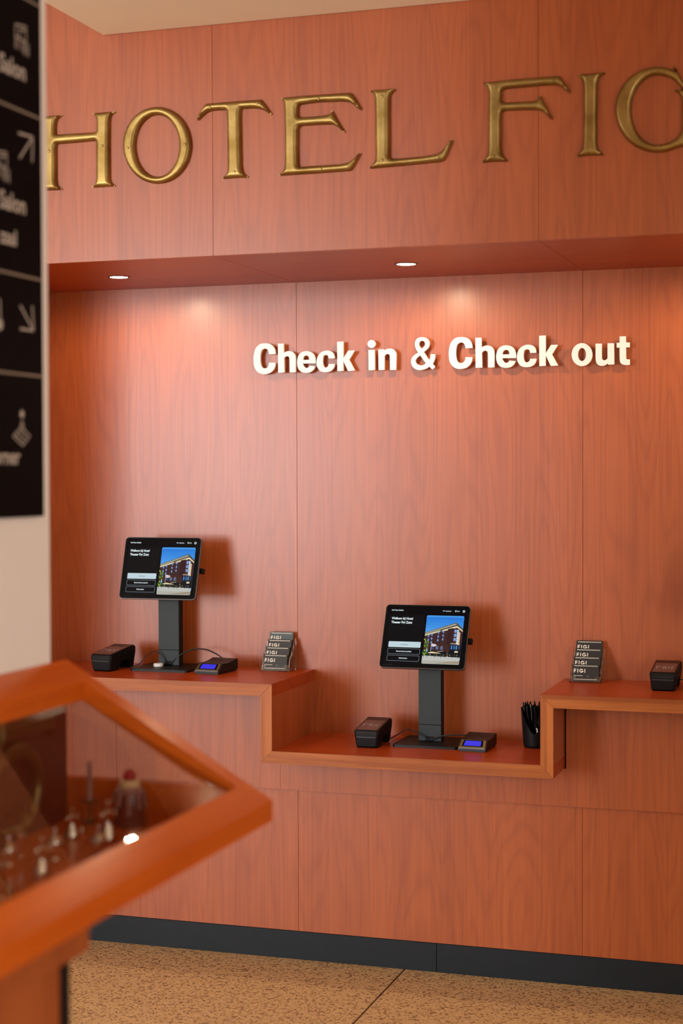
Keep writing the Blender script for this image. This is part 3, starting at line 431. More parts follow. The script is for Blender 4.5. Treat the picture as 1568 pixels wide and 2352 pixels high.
# ------------------------------------------------------------------ brass letters HOTEL FIG(I)
lab = {'H': 'aged brass serif letter H at the start of HOTEL, partly behind the white wall', 'O': 'aged brass round letter O, second letter of HOTEL', 'T': 'aged brass serif letter T in the middle of HOTEL',
       'E': 'aged brass serif letter E, fourth letter of HOTEL', 'L': 'aged brass serif letter L ending the word HOTEL', 'F': 'aged brass serif letter F, first letter after the gap',
       'I': 'narrow aged brass serif letter I right of the brass F', 'G': 'aged brass serif letter G cut by the right edge of the photo'}
for ch, conts in BRASS.items():
    cs = [chaikin(c) if ch not in 'O' else [(a[0], a[1]) for a in c] for c in conts]
    P = np.array(cs[0])[:, :2]; x0 = (P[:, 0].min()+P[:, 0].max())/2; z0 = P[:, 1].min()
    t = thing('brass_letter', (x0, 0, z0), lab[ch], 'letter', 'brass letters on the fascia')
    part('letter_body', puffed(cs, H=.013, R=.0115, skirt=.006), M['brass'], t, smooth=True, angle=1.0)
    for sx, sz in SCREWS[ch]:
        bm = bmesh.new(); hs = .006+.013*math.sqrt(max(0, 1-(1-min(float(dist(cs, np.array([sx]), np.array([sz]))[0])/.0115, 1))**2))
        prof = [(.0040, -hs+.003), (.0040, -hs-.0012), (.003, -hs-.0022), (.0012, -hs-.0025)]
        rings = [[bm.verts.new((sx+r*math.cos(2*PI*i/12), y, sz+r*math.sin(2*PI*i/12))) for i in range(12)] for r, y in prof]
        for A, B in zip(rings, rings[1:]):
            for i in range(12): bm.faces.new((A[i], A[(i+1) % 12], B[(i+1) % 12], B[i]))
        bm.faces.new(rings[-1]); part('screw_head', bm, M['brassdark'] if False else M['brass'], t, smooth=True)

src = [o for o in bpy.data.objects if o.get('label') == lab['I']][0]; last = copy_tree(src); last.location.x += .40; last['label'] = 'narrow aged brass serif letter I right of the G, beyond the photo edge'
# ------------------------------------------------------------------ white letters Check in & Check out
wl = [('C', 0, 'white letter C starting the first word Check'), ('h', 0, 'white letter h in the first word Check'), ('e', 0, 'white letter e in the first word Check'), ('c', 0, 'small white letter c in the first word Check'),
      ('k', 0, 'white letter k ending the first word Check'), ('i', 0, 'white dotted letter i of the word in'), ('n', 0, 'white letter n of the word in'), ('&', 0, 'white ampersand between in and the second Check'),
      ('C', 1, 'white letter C starting the second word Check'), ('h', 1, 'white letter h in the second word Check'), ('e', 1, 'white letter e in the second word Check'), ('c', 1, 'small white letter c in the second word Check'),
      ('k', 1, 'white letter k ending the second word Check'), ('o', 0, 'white letter o of the word out'), ('u', 0, 'white letter u of the word out'), ('t', 0, 'white letter t ending the word out')]
for ch, second, lb in wl:
    dx, dz = SECOND[ch] if second else (0, 0)
    cs = [[(x+dx, z+dz) for x, z in smooth_contour(c)] for c in WHITE[ch]]
    P = np.array(cs[0]); t = thing('white_letter', (float(P[:, 0].mean()), .7386, float(P[:, 1].min())), lb, 'letter', 'white letters of the check-in sign')
    allx = [p for c in cs for p in c]
    part('letter_face', flat_letter(cs, .712, .722), M['white'], t)
    # stand-off pins holding the letter to the wall: placed at interior points of the strokes
    gx, gz = np.meshgrid(np.linspace(min(p[0] for p in allx), max(p[0] for p in allx), 24), np.linspace(min(p[1] for p in allx), max(p[1] for p in allx), 24)); gx, gz = gx.ravel(), gz.ravel()
    k = inside(cs, gx, gz); gx, gz = gx[k], gz[k]; d = dist(cs, gx, gz); top = np.argsort(-d)[:40]
    a = top[np.argmax(gz[top])]; b = top[np.argmin(gz[top])]
    for q in {int(a), int(b)}:
        bm = bmesh.new(); r = bmesh.ops.create_cone(bm, cap_ends=True, segments=8, radius1=.0025, radius2=.0025, depth=.0166); bmesh.ops.rotate(bm, verts=bm.verts, matrix=Matrix.Rotation(PI/2, 3, 'X'))
        bmesh.ops.translate(bm, verts=bm.verts, vec=(float(gx[q]), .7303, float(gz[q]))); part('standoff_pin', bm, M['white'], t)

# ------------------------------------------------------------------ recessed downlights in the soffit
def downlight(x, y, lb, power=9.5):
    t = thing('downlight', (x, y, 2.2745), lb, 'lamp', 'recessed downlights')
    bm = lathe(bmesh.new(), [(.030, 2.2765), (.030, 2.2735), (.0345, 2.2722), (.037, 2.2735), (.037, 2.2744)], x, y, 32, cap=False); part('trim_ring', bm, M['lampring'], t, smooth=True)
    bm = lathe(bmesh.new(), [(.0295, 2.2741), (.0288, 2.2728), (.02, 2.2722), (.002, 2.2720)], x, y, 32); part('lens', bm, M['lampglow'], t, smooth=True)
    l = bpy.data.lights.new('downlight_beam', 'SPOT'); l.energy = power*.95; l.color = (1, .74, .47); l.spot_size = math.radians(180); l.spot_blend = .42; l.shadow_soft_size = .024
    o = bpy.data.objects.new('downlight_beam', l); C.objects.link(o); o.location = (0, 0, -.010); o.parent = t
downlight(-2.3946, .388, 'left glowing round downlight in the soffit, below the brass letter H')
downlight(-1.4009, .381, 'glowing round downlight in the soffit above the white ampersand')
downlight(-.41, .381, 'round downlight in the soffit beyond the right edge of the photo')

# ------------------------------------------------------------------ stepped counter
S, zh, zm, t_ = .3195, .9446, .7295, .0395
x1, x2 = -1.8341, -.9645
st = thing('stepped_counter', (-1.4, .53, .69), 'cherry wood stepped counter shelf with a lowered middle bay and mitred edge strips', 'counter')
outer = [(XE+.001, zh), (x1, zh), (x1, zm), (x2, zm), (x2, zh), (XR-.005, zh)]
inner = [(XE+.001, zh-t_), (x1-t_, zh-t_), (x1-t_, zm-t_), (x2+t_, zm-t_), (x2+t_, zh-t_), (XR-.005, zh-t_)]
def xz(y0): return lambda a, b, t: (a, y0+t, b)
g = .0003
for i in range(5):
    q = [outer[i], outer[i+1], inner[i+1], inner[i]]
    if i in (0, 2, 4):
        q = [(q[0][0]+g, q[0][1]), (q[1][0]-g, q[1][1]), (q[2][0]-g, q[2][1]), (q[3][0]+g, q[3][1])]; m = M['trimx']
    else:
        q = [(p[0], p[1]+(g if p[1] < .8 else -g)*2) for p in q]; m = M['trimz']
    part('edge_strip', bevel_all(prism(q, .003, to=xz(S)), .0008, 1), m, st)
e = .0002
for a, b, z, nm in ((XE+.001, x1-e, zh, 'top_board'), (x1-t_+e, x2+t_-e, zm, 'top_board'), (x2+e, XR-.005, zh, 'top_board')):
    part(nm, bx(a, b, S+.0032, .7383, z-t_, z), M['lamx'], st)
for a, b in ((x1-t_, x1), (x2, x2+t_)):
    part('riser_board', bx(a, b, S+.0032, .7383, zm+e, zh-t_-e), M['lam'], st)

# ------------------------------------------------------------------ kiosks: tablet on a column stand
def screen_art(w, h):
    A = Flat(); X = lambda u: (u-.5)*w; Y = lambda v: (.5-v)*h
    bk = srgb(9, 9, 11); wt = srgb(205, 220, 225)
    A.rect(X(.018), Y(.975), X(.982), Y(.025), srgb(3, 3, 4), .008)
    A.text('Hotel Theater Figi Zeist', X(.072), Y(.100), .0040, wt, .03, sx=.72)
    A.rect(X(.672), Y(.115), X(.80), Y(.065), srgb(8, 8, 12), .002); A.rect(X(.812), Y(.115), X(.885), Y(.065), srgb(8, 8, 12), .002)
    A.rect(X(.680), Y(.093), X(.700), Y(.084), srgb(220, 225, 235)); A.rect(X(.680), Y(.098), X(.700), Y(.093), srgb(60, 70, 140))
    A.text('Nederlands', X(.710), Y(.098), .0034, wt, .02, sx=.85); A.text('\u20ac', X(.822), Y(.100), .0050, wt, .04); A.text('EUR', X(.845), Y(.098), .0034, wt, .02)
    for r, c in ((.0042, srgb(190, 205, 210)), (.0026, bk)): A.poly([(X(.925)+r*math.cos(i*PI/8), Y(.09)+r*math.sin(i*PI/8)) for i in range(16)], c)
    A.text('i', X(.9225), Y(.099), .0040, wt, .04)
    A.rect(X(.055), Y(.935), X(.475), Y(.165), bk, .004)
    A.text('Welkom bij Hotel', X(.085), Y(.240), .0080, srgb(225, 238, 240), .018, sx=.86); A.text('Theater Figi Zeist', X(.085), Y(.302), .0080, srgb(225, 238, 240), .018, sx=.86)
    A.rect(X(.083), Y(.678), X(.462), Y(.588), srgb(172, 190, 197), .002); A.text('Inchecken', X(.272), Y(.643), .0046, srgb(70, 82, 88), .0, 'c')
    A.frame(X(.083), Y(.785), X(.462), Y(.697), .0009, srgb(120, 132, 140), srgb(7, 7, 10), .003); A.text('Kamersleutel ophalen', X(.272), Y(.750), .0046, wt, .02, 'c', sx=.9)
    A.frame(X(.083), Y(.893), X(.462), Y(.804), .0009, srgb(120, 132, 140), srgb(7, 7, 10), .003); A.text('Uitchecken', X(.272), Y(.857), .0046, wt, .02, 'c', sx=.95)
    A.text('Hotel informatie - Figi Zeist', X(.05), Y(.957), .0026, srgb(60, 62, 66), .0, sx=.8)
    # the photograph of the hotel shown on the screen
    PX = lambda a: X(.5+.437*a); PY = lambda b: Y(.165+.765*b)
    R = lambda a0, b0, a1, b1, c: A.poly([(PX(a0), PY(b1)), (PX(a1), PY(b1)), (PX(a1), PY(b0)), (PX(a0), PY(b0))], c)
    A.rect(PX(0), PY(.9), PX(1), PY(0), srgb(66, 137, 205), .004)
    for k, c in enumerate(((38, 112, 196), (44, 118, 198), (50, 124, 200), (58, 130, 203))): R(.012 if k == 0 else 0, .03+.06*k, .988 if k == 0 else 1, .09+.06*k, srgb(*c))
    A.poly([(PX(0), PY(.42)), (PX(0), PY(.355)), (PX(.81), PY(.135)), (PX(1), PY(.26)), (PX(1), PY(.34))], srgb(70, 66, 60))
    A.poly([(PX(0), PY(.385)), (PX(0), PY(.362)), (PX(.81), PY(.150)), (PX(.81), PY(.185))], srgb(150, 142, 120))
    A.poly([(PX(.45), PY(.335)), (PX(.45), PY(.30)), (PX(.84), PY(.205)), (PX(1), PY(.30)), (PX(1), PY(.335)), (PX(.85), PY(.245))], srgb(205, 192, 160))
    A.poly([(PX(0), PY(.86)), (PX(0), PY(.41)), (PX(.45), PY(.33)), (PX(.84), PY(.24)), (PX(1), PY(.325)), (PX(1), PY(.86))], srgb(58, 34, 32))
    A.poly([(PX(0), PY(.425)), (PX(0), PY(.395)), (PX(.40), PY(.30)), (PX(.40), PY(.335))], srgb(190, 180, 150))
    A.poly([(PX(.60), PY(.60)), (PX(.60), PY(.27)), (PX(.75), PY(.25)), (PX(.75), PY(.60))], srgb(48, 28, 27))
    for a, b0, n_ in ((.08, .40, 3), (.17, .375, 3), (.34, .33, 3), (.47, .31, 3)):
        for k in range(n_):
            R(a, b0+k*.078, a+.045, b0+.055+k*.078, srgb(62, 96, 150)); R(a+.019, b0+k*.078, a+.026, b0+.055+k*.078, srgb(190, 200, 215)); R(a, b0+.046+k*.078, a+.045, b0+.055+k*.078, srgb(30, 40, 80))
    for k in range(3):
        R(.775, .285+k*.085, .845, .345+k*.085, srgb(66, 104, 170)); R(.795, .285+k*.085, .802, .345+k*.085, srgb(205, 212, 222)); R(.822, .285+k*.085, .829, .345+k*.085, srgb(205, 212, 222))
    A.poly([(PX(.855), PY(.58)), (PX(.855), PY(.28)), (PX(.905), PY(.30)), (PX(.905), PY(.59))], srgb(190, 200, 208))
    for k, ch in enumerate('HOTEL'): A.text(ch, PX(.868), PY(.345+k*.05), .0042, srgb(70, 90, 110), .03)
    A.poly([(PX(.905), PY(.60)), (PX(.905), PY(.33)), (PX(.945), PY(.35)), (PX(.945), PY(.60))], srgb(196, 165, 132))
    A.text('HOTEL', PX(.71), PY(.585), .0040, srgb(190, 180, 160), .02)
    for a in (.33, .45): R(a, .64, a+.075, .70, srgb(78, 98, 128)); A.poly([(PX(a), PY(.645)), (PX(a+.0375), PY(.615)), (PX(a+.075), PY(.645))], srgb(110, 90, 88))
    R(.20, .65, .27, .70, srgb(48, 74, 120)); R(.0, .73, 1, .86, srgb(22, 22, 22)); R(.70, .60, 1, .86, srgb(20, 18, 20))
    for a, c in ((.73, (60, 110, 170)), (.80, (50, 96, 160)), (.86, (70, 120, 150)), (.93, (45, 60, 90))): R(a, .61, a+.04, .69, srgb(*c))
    R(.84, .72, .93, .755, srgb(190, 180, 150)); R(.63, .70, .665, .86, srgb(70, 44, 36)); R(.66, .78, .675, .86, srgb(210, 185, 150))
    rnd = random.Random(5)
    for k in range(46):
        a = rnd.uniform(.0, .12); b = rnd.uniform(.50, .86); r = rnd.uniform(.006, .013)*.12/.12*.25
        A.poly([(PX(max(a, .005))+r*math.cos(i*PI/3), PY(b)+r*math.sin(i*PI/3)) for i in range(6)], srgb(*rnd.choice([(90, 130, 40), (120, 150, 50), (60, 96, 34), (140, 158, 66)])))
    R(.205, .58, .213, .86, srgb(170, 175, 180)); A.poly([(PX(.213), PY(.64)), (PX(.213), PY(.585)), (PX(.34), PY(.60)), (PX(.345), PY(.63)), (PX(.29), PY(.645))], srgb(206, 205, 214)); R(.215, .612, .335, .622, srgb(160, 90, 100))
    A.poly([(PX(.14), PY(.770)), (PX(.25), PY(.748)), (PX(.47), PY(.775)), (PX(.47), PY(.783)), (PX(.14), PY(.780))], srgb(206, 190, 150)); A.poly([(PX(.38), PY(.742)), (PX(.55), PY(.728)), (PX(.55), PY(.736)), (PX(.38), PY(.752))], srgb(170, 165, 150))
    R(.09, .70, .125, .76, srgb(60, 120, 190)); R(.1, .71, .116, .735, srgb(220, 225, 230))
    for k in range(14): a = .12+.06*k; R(a, .79+.01*(k % 3), a+.03, .83, srgb(*((58, 56, 44), (90, 92, 88), (40, 52, 36))[k % 3]))
    A.poly([(PX(0), PY(.985)), (PX(0), PY(.835)), (PX(1), PY(.855)), (PX(1), PY(.985))], srgb(168, 170, 164)); A.rect(PX(0), PY(1), PX(1), PY(.93), srgb(158, 156, 146), .004)
    A.poly([(PX(.30), PY(.985)), (PX(1), PY(.925)), (PX(1), PY(.985))], srgb(140, 128, 108))
    for a in (.03, .12, .33, .49, .59, .81, .95): R(a, .83, a+.010, .875, srgb(30, 32, 36))
    return A
def rounded_rect(w, h, r, n=6):
    pts = []
    for cx, cy, a in ((w/2-r, -h/2+r, -90), (w/2-r, h/2-r, 0), (-w/2+r, h/2-r, 90), (-w/2+r, -h/2+r, 180)):
        for i in range(n+1): t = math.radians(a+90*i/n); pts.append((cx+r*math.cos(t), cy+r*math.sin(t)))
    return pts
M['screen'] = vcol_screen('lit_tablet_screen', 1.0, rough=.2); M['print'] = vcol_screen('printed_ink', 1, base=True, rough=.4)
TW, TH = .2855, .2186
ART = screen_art(TW, TH).mesh('screen', M['screen'])
def kiosk(bxc, byc, z0, cx, cfront, tc, tilt, label):
    t = thing('tablet_kiosk', (bxc, byc, z0), label, 'kiosk', 'check-in tablets on stands')
    part('base_plate', bevel_all(prism(rounded_rect(.216, .200, .012), .008, to=lambda a, b, t: (bxc+a, byc+b, z0+t)), .0015, 2), M['basemetal'], t, smooth=True)
    ztop = tc[2]+.02; zs = z0+.062
    part('column_foot', bx(cx-.0382, cx+.0382, cfront, cfront+.030, z0+.0085, zs-.0006, bev=.0008), M['slate'], t)
    part('column', bx(cx-.0382, cx+.0382, cfront, cfront+.028, zs+.0006, ztop, bev=.0008), M['slate'], t)
    part('column_core', bx(cx-.0365, cx+.040, cfront+.006, cfront+.034, z0+.0085, ztop-.005, bev=.001), M['black'], t)
    part('cable_notch', bx(cx-.016, cx+.016, cfront-.0015, cfront+.002, z0+.0085, z0+.024, bev=.002), M['black'], t)
    R = Matrix.Translation(Vector(tc)-Vector((bxc, byc, z0))) @ Matrix.Rotation(PI/2-tilt, 4, 'X')   # local x right, y up the glass, z out of the glass
    tab = bpy.data.objects.new('tablet', None)
    bm = prism(rounded_rect(TW, TH, .0135, 8), .011, off=-.012, to=lambda a, b, q: (a, b, q)); bevel_all(bm, .0022, 2); bm.transform(R)
    tb = part('tablet', bm, M['alu'], t, smooth=True, local=True)
    bm = prism(rounded_rect(TW-.0028, TH-.0028, .0125, 8), .0012, off=-.0011, to=lambda a, b, q: (a, b, q)); bm.transform(R)
    part('glass_front', bm, M['blackgloss'], tb, local=True)
    o = link('screen', ART, tb); o.matrix_local = R @ Matrix.Translation((0, 0, .00018))
    bm = bmesh.new(); box(bm, -.055, .055, -.055, .055, -.026, -.0125, bev=.003)
    bm.transform(R); part('mounting_plate', bm, M['black'], t, local=True)
    bm = bx(cx-bxc-.030, cx-bxc+.030, tc[1]-byc+.016, cfront-byc+.002, tc[2]-z0-.035, tc[2]-z0+.018, bev=.003); part('hinge_bracket', bm, M['black'], t, local=True)
    bm = bmesh.new(); box(bm, TW/2-.006, TW/2+.010, -.012, .006, -.036, -.020, bev=.0015); box(bm, TW/2-.08, TW/2-.002, -.007, .001, -.030, -.0205, bev=.001); bm.transform(R); part('side_clamp', bm, M['black'], t, local=True)
    return t
kiosk(-2.320, .617, zh, -2.335, .640, (-2.3345, .571, 1.2955), .2896, 'left tablet kiosk on the high shelf, black tablet on a slate column')
kiosk(-1.382, .612, zm, -1.389, .610, (-1.3890, .550, 1.0876), .4356, 'middle tablet kiosk on the lowered shelf, black tablet on a slate column')
kiosk(-.388, .617, zh, -.398, .640, (-.398, .571, 1.2955), .2896, 'tablet kiosk on the high shelf beyond the right edge of the photo')
pk = tag(part('sensor_button', lathe(bmesh.new(), [(.0150, zh+.0083), (.0165, zh+.0095), (.0165, zh+.0175), (.0150, zh+.0195), (.0100, zh+.0200), (.004, zh+.0198)], -2.3560, .598, 28), [M['white']], smooth=True), 'small round white button on the base plate of the left kiosk', 'button')

# ------------------------------------------------------------------ card payment terminals
def terminal_mesh():
    """side profile (y back, z up) swept over the width with narrowing towards the foot"""
    top = [(.000, .0555), (.150, .0905), (.158, .0890), (.161, .080)]
    prof = [(.001, .006), (-.001, .030), (-.002, .052), (.000, .0565), (.148, .0785), (.156, .0775), (.1605, .069), (.158, .065), (.160, .059), (.155, .004), (.151, .001), (.132, .001), (.129, .012), (.120, .030), (.098, .038), (.074, .032), (.062, .014), (.057, .000), (.008, .000)]
    bm = bmesh.new(); N = len(prof); half = lambda z: .0345+.0065*min(1, max(0, z)/.055)
    rings = []
    for sx in (-1, -.86, .86, 1):
        rr = []
        for y, z in prof:
            k = 1 if abs(sx) < .9 else 0
            w = half(z)
            yy = y if k else y+(.004 if y < .05 else -.002); zz = z if k else (z-.002 if z > .03 else z+.001)
            rr.append(bm.verts.new((sx*w, yy, zz)))
        rings.append(rr)
    for A, B in zip(rings, rings[1:]):
        for i in range(N): bm.faces.new((A[i], A[(i+1) % N], B[(i+1) % N], B[i]))
    bm.faces.new(rings[0]); bm.faces.new(rings[-1][::-1]); return bm
sl = math.atan2(.022, .148)
def on_top(a, b, h):   # a across, b 0..1 along the sloping top, h above it
    return (a, b*.150-h*math.sin(sl), 0.0568+b*.0222+h*math.cos(sl))
def terminal(x, y, z0, label, cable, cyaw=0):
    t = thing('card_terminal', (x, y, z0), label, 'card terminal', 'black card payment terminals', rotz=cyaw)
    part('housing', terminal_mesh(), M['black'], t, smooth=True, local=True, angle=.5)
    bm = prism([(-.0385, .02), (.0385, .02), (.0385, .985), (-.0385, .985)], .0012, to=lambda a, b, q: on_top(a, b, q-.0002)); part('top_glass', bm, M['blackgloss'], t, local=True)
    bm = prism([(-.0335, .045), (.0335, .045), (.0335, .74), (-.0335, .74)], .0003, to=lambda a, b, q: on_top(a, b, q+.0011)); part('display', bm, M['termscreen'], t, local=True)
    A = Flat(); s = .030/.23
    words = [('F', -.943, 0), ('I', -.757, .018), ('G', -.57, .035), ('I', -.757, .0535)]
    bm = bmesh.new()
    for ch, cxx, ox in words:
        V, Fc = tri2d([[(p[0], p[1]) for p in BRASS[ch][0]]])
        vs = [bm.verts.new(on_top((v.x-cxx)*s*.60-.0185+ox*.75, .30+(v.y-2.50)*s/.155, .0016)) for v in V]
        for f in Fc: bm.faces.new([vs[i] for i in f])
    part('display_text', bm, M['termink'], t, local=True)
    bm = bmesh.new()
    for r in (.0022, .0042, .0062):
        n_ = 8
        for side in (1,):
            a0 = [(-.004+r*math.cos(math.radians(-50+100*i/n_)), .86+r*math.sin(math.radians(-50+100*i/n_))/.155) for i in range(n_+1)]; a1 = [(-.004+(r+.0009)*math.cos(math.radians(-50+100*i/n_)), .86+(r+.0009)*math.sin(math.radians(-50+100*i/n_))/.155) for i in range(n_+1)]
            for i in range(n_): bm.faces.new([bm.verts.new(on_top(*p, .0014)) for p in (a0[i], a0[i+1], a1[i+1], a1[i])])
    part('contactless_symbol', bm, M['bronzeplastic'], t, local=True)
    bm = bmesh.new(); box(bm, -.0305, .0305, -.0026, .004, .0415, .0470, bev=.0008); part('card_slot', bm, M['slot'], t, local=True)
    bm = bmesh.new(); box(bm, -.0325, .0325, -.0022, .002, .0335, .0370, bev=.0007); part('slot_lip', bm, M['greydark'], t, local=True)
    for yy in (.045, .085, .115):
        bm = bmesh.new(); zz = .0568+yy/.150*.0222-.012; box(bm, .0402, .0422, yy, yy+.012, zz-.003, zz+.003, bev=.0008); part('side_button', bm, M['black'], t, local=True)
    bm = tube(bmesh.new(), crom([Matrix.Rotation(-cyaw, 4, 'Z') @ (Vector(p)-Vector((x, y, z0))) for p in cable], 6), .0017); part('cable', bm, M['rubber'], t, smooth=True, local=True)
    return t
M['termscreen'] = plain('dim_purple_grey_display', (.10, .055, .055), .12); M['termink'] = plain('faint_display_lettering', (.30, .28, .30), .3); M['slot'] = plain('deep_black_slot', (.002, .002, .002), .7); M['greydark'] = plain('dark_grey_lip', (.035, .038, .042), .35)
terminal(-2.513, .473, zh, 'black card terminal left of the left tablet kiosk', [(-2.504, .60, zh+.02), (-2.48, .60, zh+.004), (-2.43, .59, zh+.012), (-2.40, .60, zh+.045), (-2.375, .62, zh+.058), (-2.35, .632, zh+.035), (-2.343, .636, zh+.016)], cyaw=-.11)
terminal(-1.562, .462, zm, 'black card terminal on the lowered shelf, left of the middle kiosk', [(-1.562, .60, zm+.02), (-1.53, .59, zm+.010), (-1.49, .58, zm+.030), (-1.46, .585, zm+.048), (-1.43, .59, zm+.038), (-1.40, .602, zm+.022), (-1.392, .607, zm+.016)])
terminal(-.619, .500, zh, 'black card terminal at the right edge of the photo, on the right high shelf', [(-.619, .63, zh+.02), (-.58, .63, zh+.022), (-.53, .63, zh+.024), (-.48, .63, zh+.03), (-.42, .636, zh+.018)])

# ------------------------------------------------------------------ key card encoders with blue display
def encoder(x, y, z0, yaw, label, cable):
    t = thing('key_card_encoder', (x, y, z0), label, 'card reader', 'card readers with blue display', rotz=yaw)
    w = .046
    prof = [(.000, .004), (.001, .010), (.032, .0335), (.037, .0345), (.065, .0325), (.100, .0355), (.134, .042), (.140, .041), (.142, .036), (.142, .008), (.138, .004)]
    bm = prism(prof, 2*w, off=-w, to=lambda a, b, q: (q, a, b)); bevel_all(bm, .0016, 2, .7); part('housing', bm, M['encbody'], t, smooth=True, local=True)
    bm = prism([(.004, .0), (.138, .0), (.138, .0045), (.004, .0045)], 2*w-.008, off=-w+.004, to=lambda a, b, q: (q, a, b)); part('foot', bm, M['rubber'], t, local=True)
    d = Vector((0, .031, .0235)).normalized(); nrm = Vector((0, -d.z, d.y)); o0 = Vector((0, .001, .010))
    P = lambda a, b, h: o0+Vector((a, 0, 0))+d*b+nrm*h
    part('bezel', prism([(-.0430, .003), (.0430, .003), (.0405, .0375), (-.0405, .0375)], .0012, to=lambda a, b, q: P(a, b, q)), M['bronzeplastic'], t, local=True)
    part('display_surround', prism([(-.0340, .0085), (.0340, .0085), (.0320, .0355), (-.0320, .0355)], .0016, to=lambda a, b, q: P(a, b, q)), M['blackgloss'], t, local=True)
    part('display', prism([(-.0290, .0110), (.0270, .0110), (.0260, .0325), (-.0270, .0325)], .0019, to=lambda a, b, q: P(a, b, q)), M['blue'], t, local=True)
    part('front_lip', bevel_all(prism([(-.0440, -.003), (.0440, -.003), (.0430, .0030), (-.0430, .0030)], .0022, to=lambda a, b, q: P(a, b, q)), .0008, 1), M['greyplastic'], t, local=True)
    mi = Matrix.Rotation(-yaw, 4, 'Z')
    bm = tube(bmesh.new(), crom([mi @ (Vector(p)-Vector((x, y, z0))) for p in cable], 6), .0026); part('cable', bm, M['rubber'], t, smooth=True, local=True)
M['encbody'] = plain('dark_brown_black_plastic', (.012, .008, .007), .45, **{'Specular IOR Level': .3})
encoder(-2.136, .500, zh, -.10, 'key card reader with blue display, right of the left tablet kiosk', [(-2.13, .66, zh+.030), (-2.17, .665, zh+.052), (-2.21, .66, zh+.066), (-2.26, .655, zh+.062), (-2.30, .643, zh+.040), (-2.325, .636, zh+.017)])
encoder(-1.220, .492, zm, -.03, 'key card reader with blue display on the lowered shelf, right of the middle kiosk', [(-1.235, .625, zm+.026), (-1.26, .61, zm+.033), (-1.31, .595, zm+.034), (-1.35, .597, zm+.027), (-1.375, .604, zm+.016)])

# ------------------------------------------------------------------ acrylic card holders with black cards
def card_art(bg):
    A = Flat(); w, h = .0856, .054; A.poly(rounded_rect(w, h, .0032, 4), bg); ink = srgb(232, 226, 214)
    n_ = 16; x0 = -w/2+.0048; st_ = (w-.0096)/n_
    for i in range(n_):
        a = x0+i*st_
        A.poly([(a, h/2-.0040), (a+st_/2, h/2-.0076), (a+st_, h/2-.0040)][::-1], ink); A.poly([(a, -h/2+.0040), (a+st_, -h/2+.0040), (a+st_/2, -h/2+.0076)], ink)
    def R(x0, y0, x1, y1): A.poly([(x0, y0), (x1, y0), (x1, y1), (x0, y1)], ink)
    H = .0125; y = -.0005; X = -w/2+.0050
    R(X, y, X+.0027, y+H); R(X+.0027, y+H-.0027, X+.0078, y+H); R(X+.0027, y+.0045, X+.0070, y+.0071); X += .0115
    R(X, y, X+.0027, y+H); X += .0065
    cx, cy, ro, ri = X+.0064, y+H/2, H/2+.0002, H/2-.0027
    for i in range(18):
        a, b = math.radians(40+i*290/18), math.radians(40+(i+1)*290/18)
        A.poly([(cx+ri*math.cos(a), cy+ri*math.sin(a)), (cx+ro*math.cos(a), cy+ro*math.sin(a)), (cx+ro*math.cos(b), cy+ro*math.sin(b)), (cx+ri*math.cos(b), cy+ri*math.sin(b))], ink)
    R(cx+.0002, cy-.0022, cx+ro, cy+.0003); R(cx+ro-.0027, cy-.0042, cx+ro, cy-.0001); X += .0163
    R(X, y, X+.0027, y+H)
    A.text('Hotel informatie', -w/2+.0050, -.0112, .0026, ink, .03, sx=1.15); A.text('Figi nl', -w/2+.0050, -.0152, .0020, ink, .01)
    for k in range(2):
        c0, d0 = .0062+.0032*k, -.0110-.0018*k
        for i in range(12):
            a, b = 2*PI*i/12, 2*PI*(i+1)/12
            A.poly([(c0+.0016*math.cos(a), d0+.0014*math.sin(a)), (c0+.0021*math.cos(a), d0+.0019*math.sin(a)), (c0+.0021*math.cos(b), d0+.0019*math.sin(b)), (c0+.0016*math.cos(b), d0+.0014*math.sin(b))], srgb(150, 146, 140))
    return A
CARDB = card_art(srgb(22, 21, 22)).mesh('card_print', M['print']); CARDG = card_art(srgb(64, 80, 84)).mesh('card_print', M['print'])
LEAN = math.radians(17)
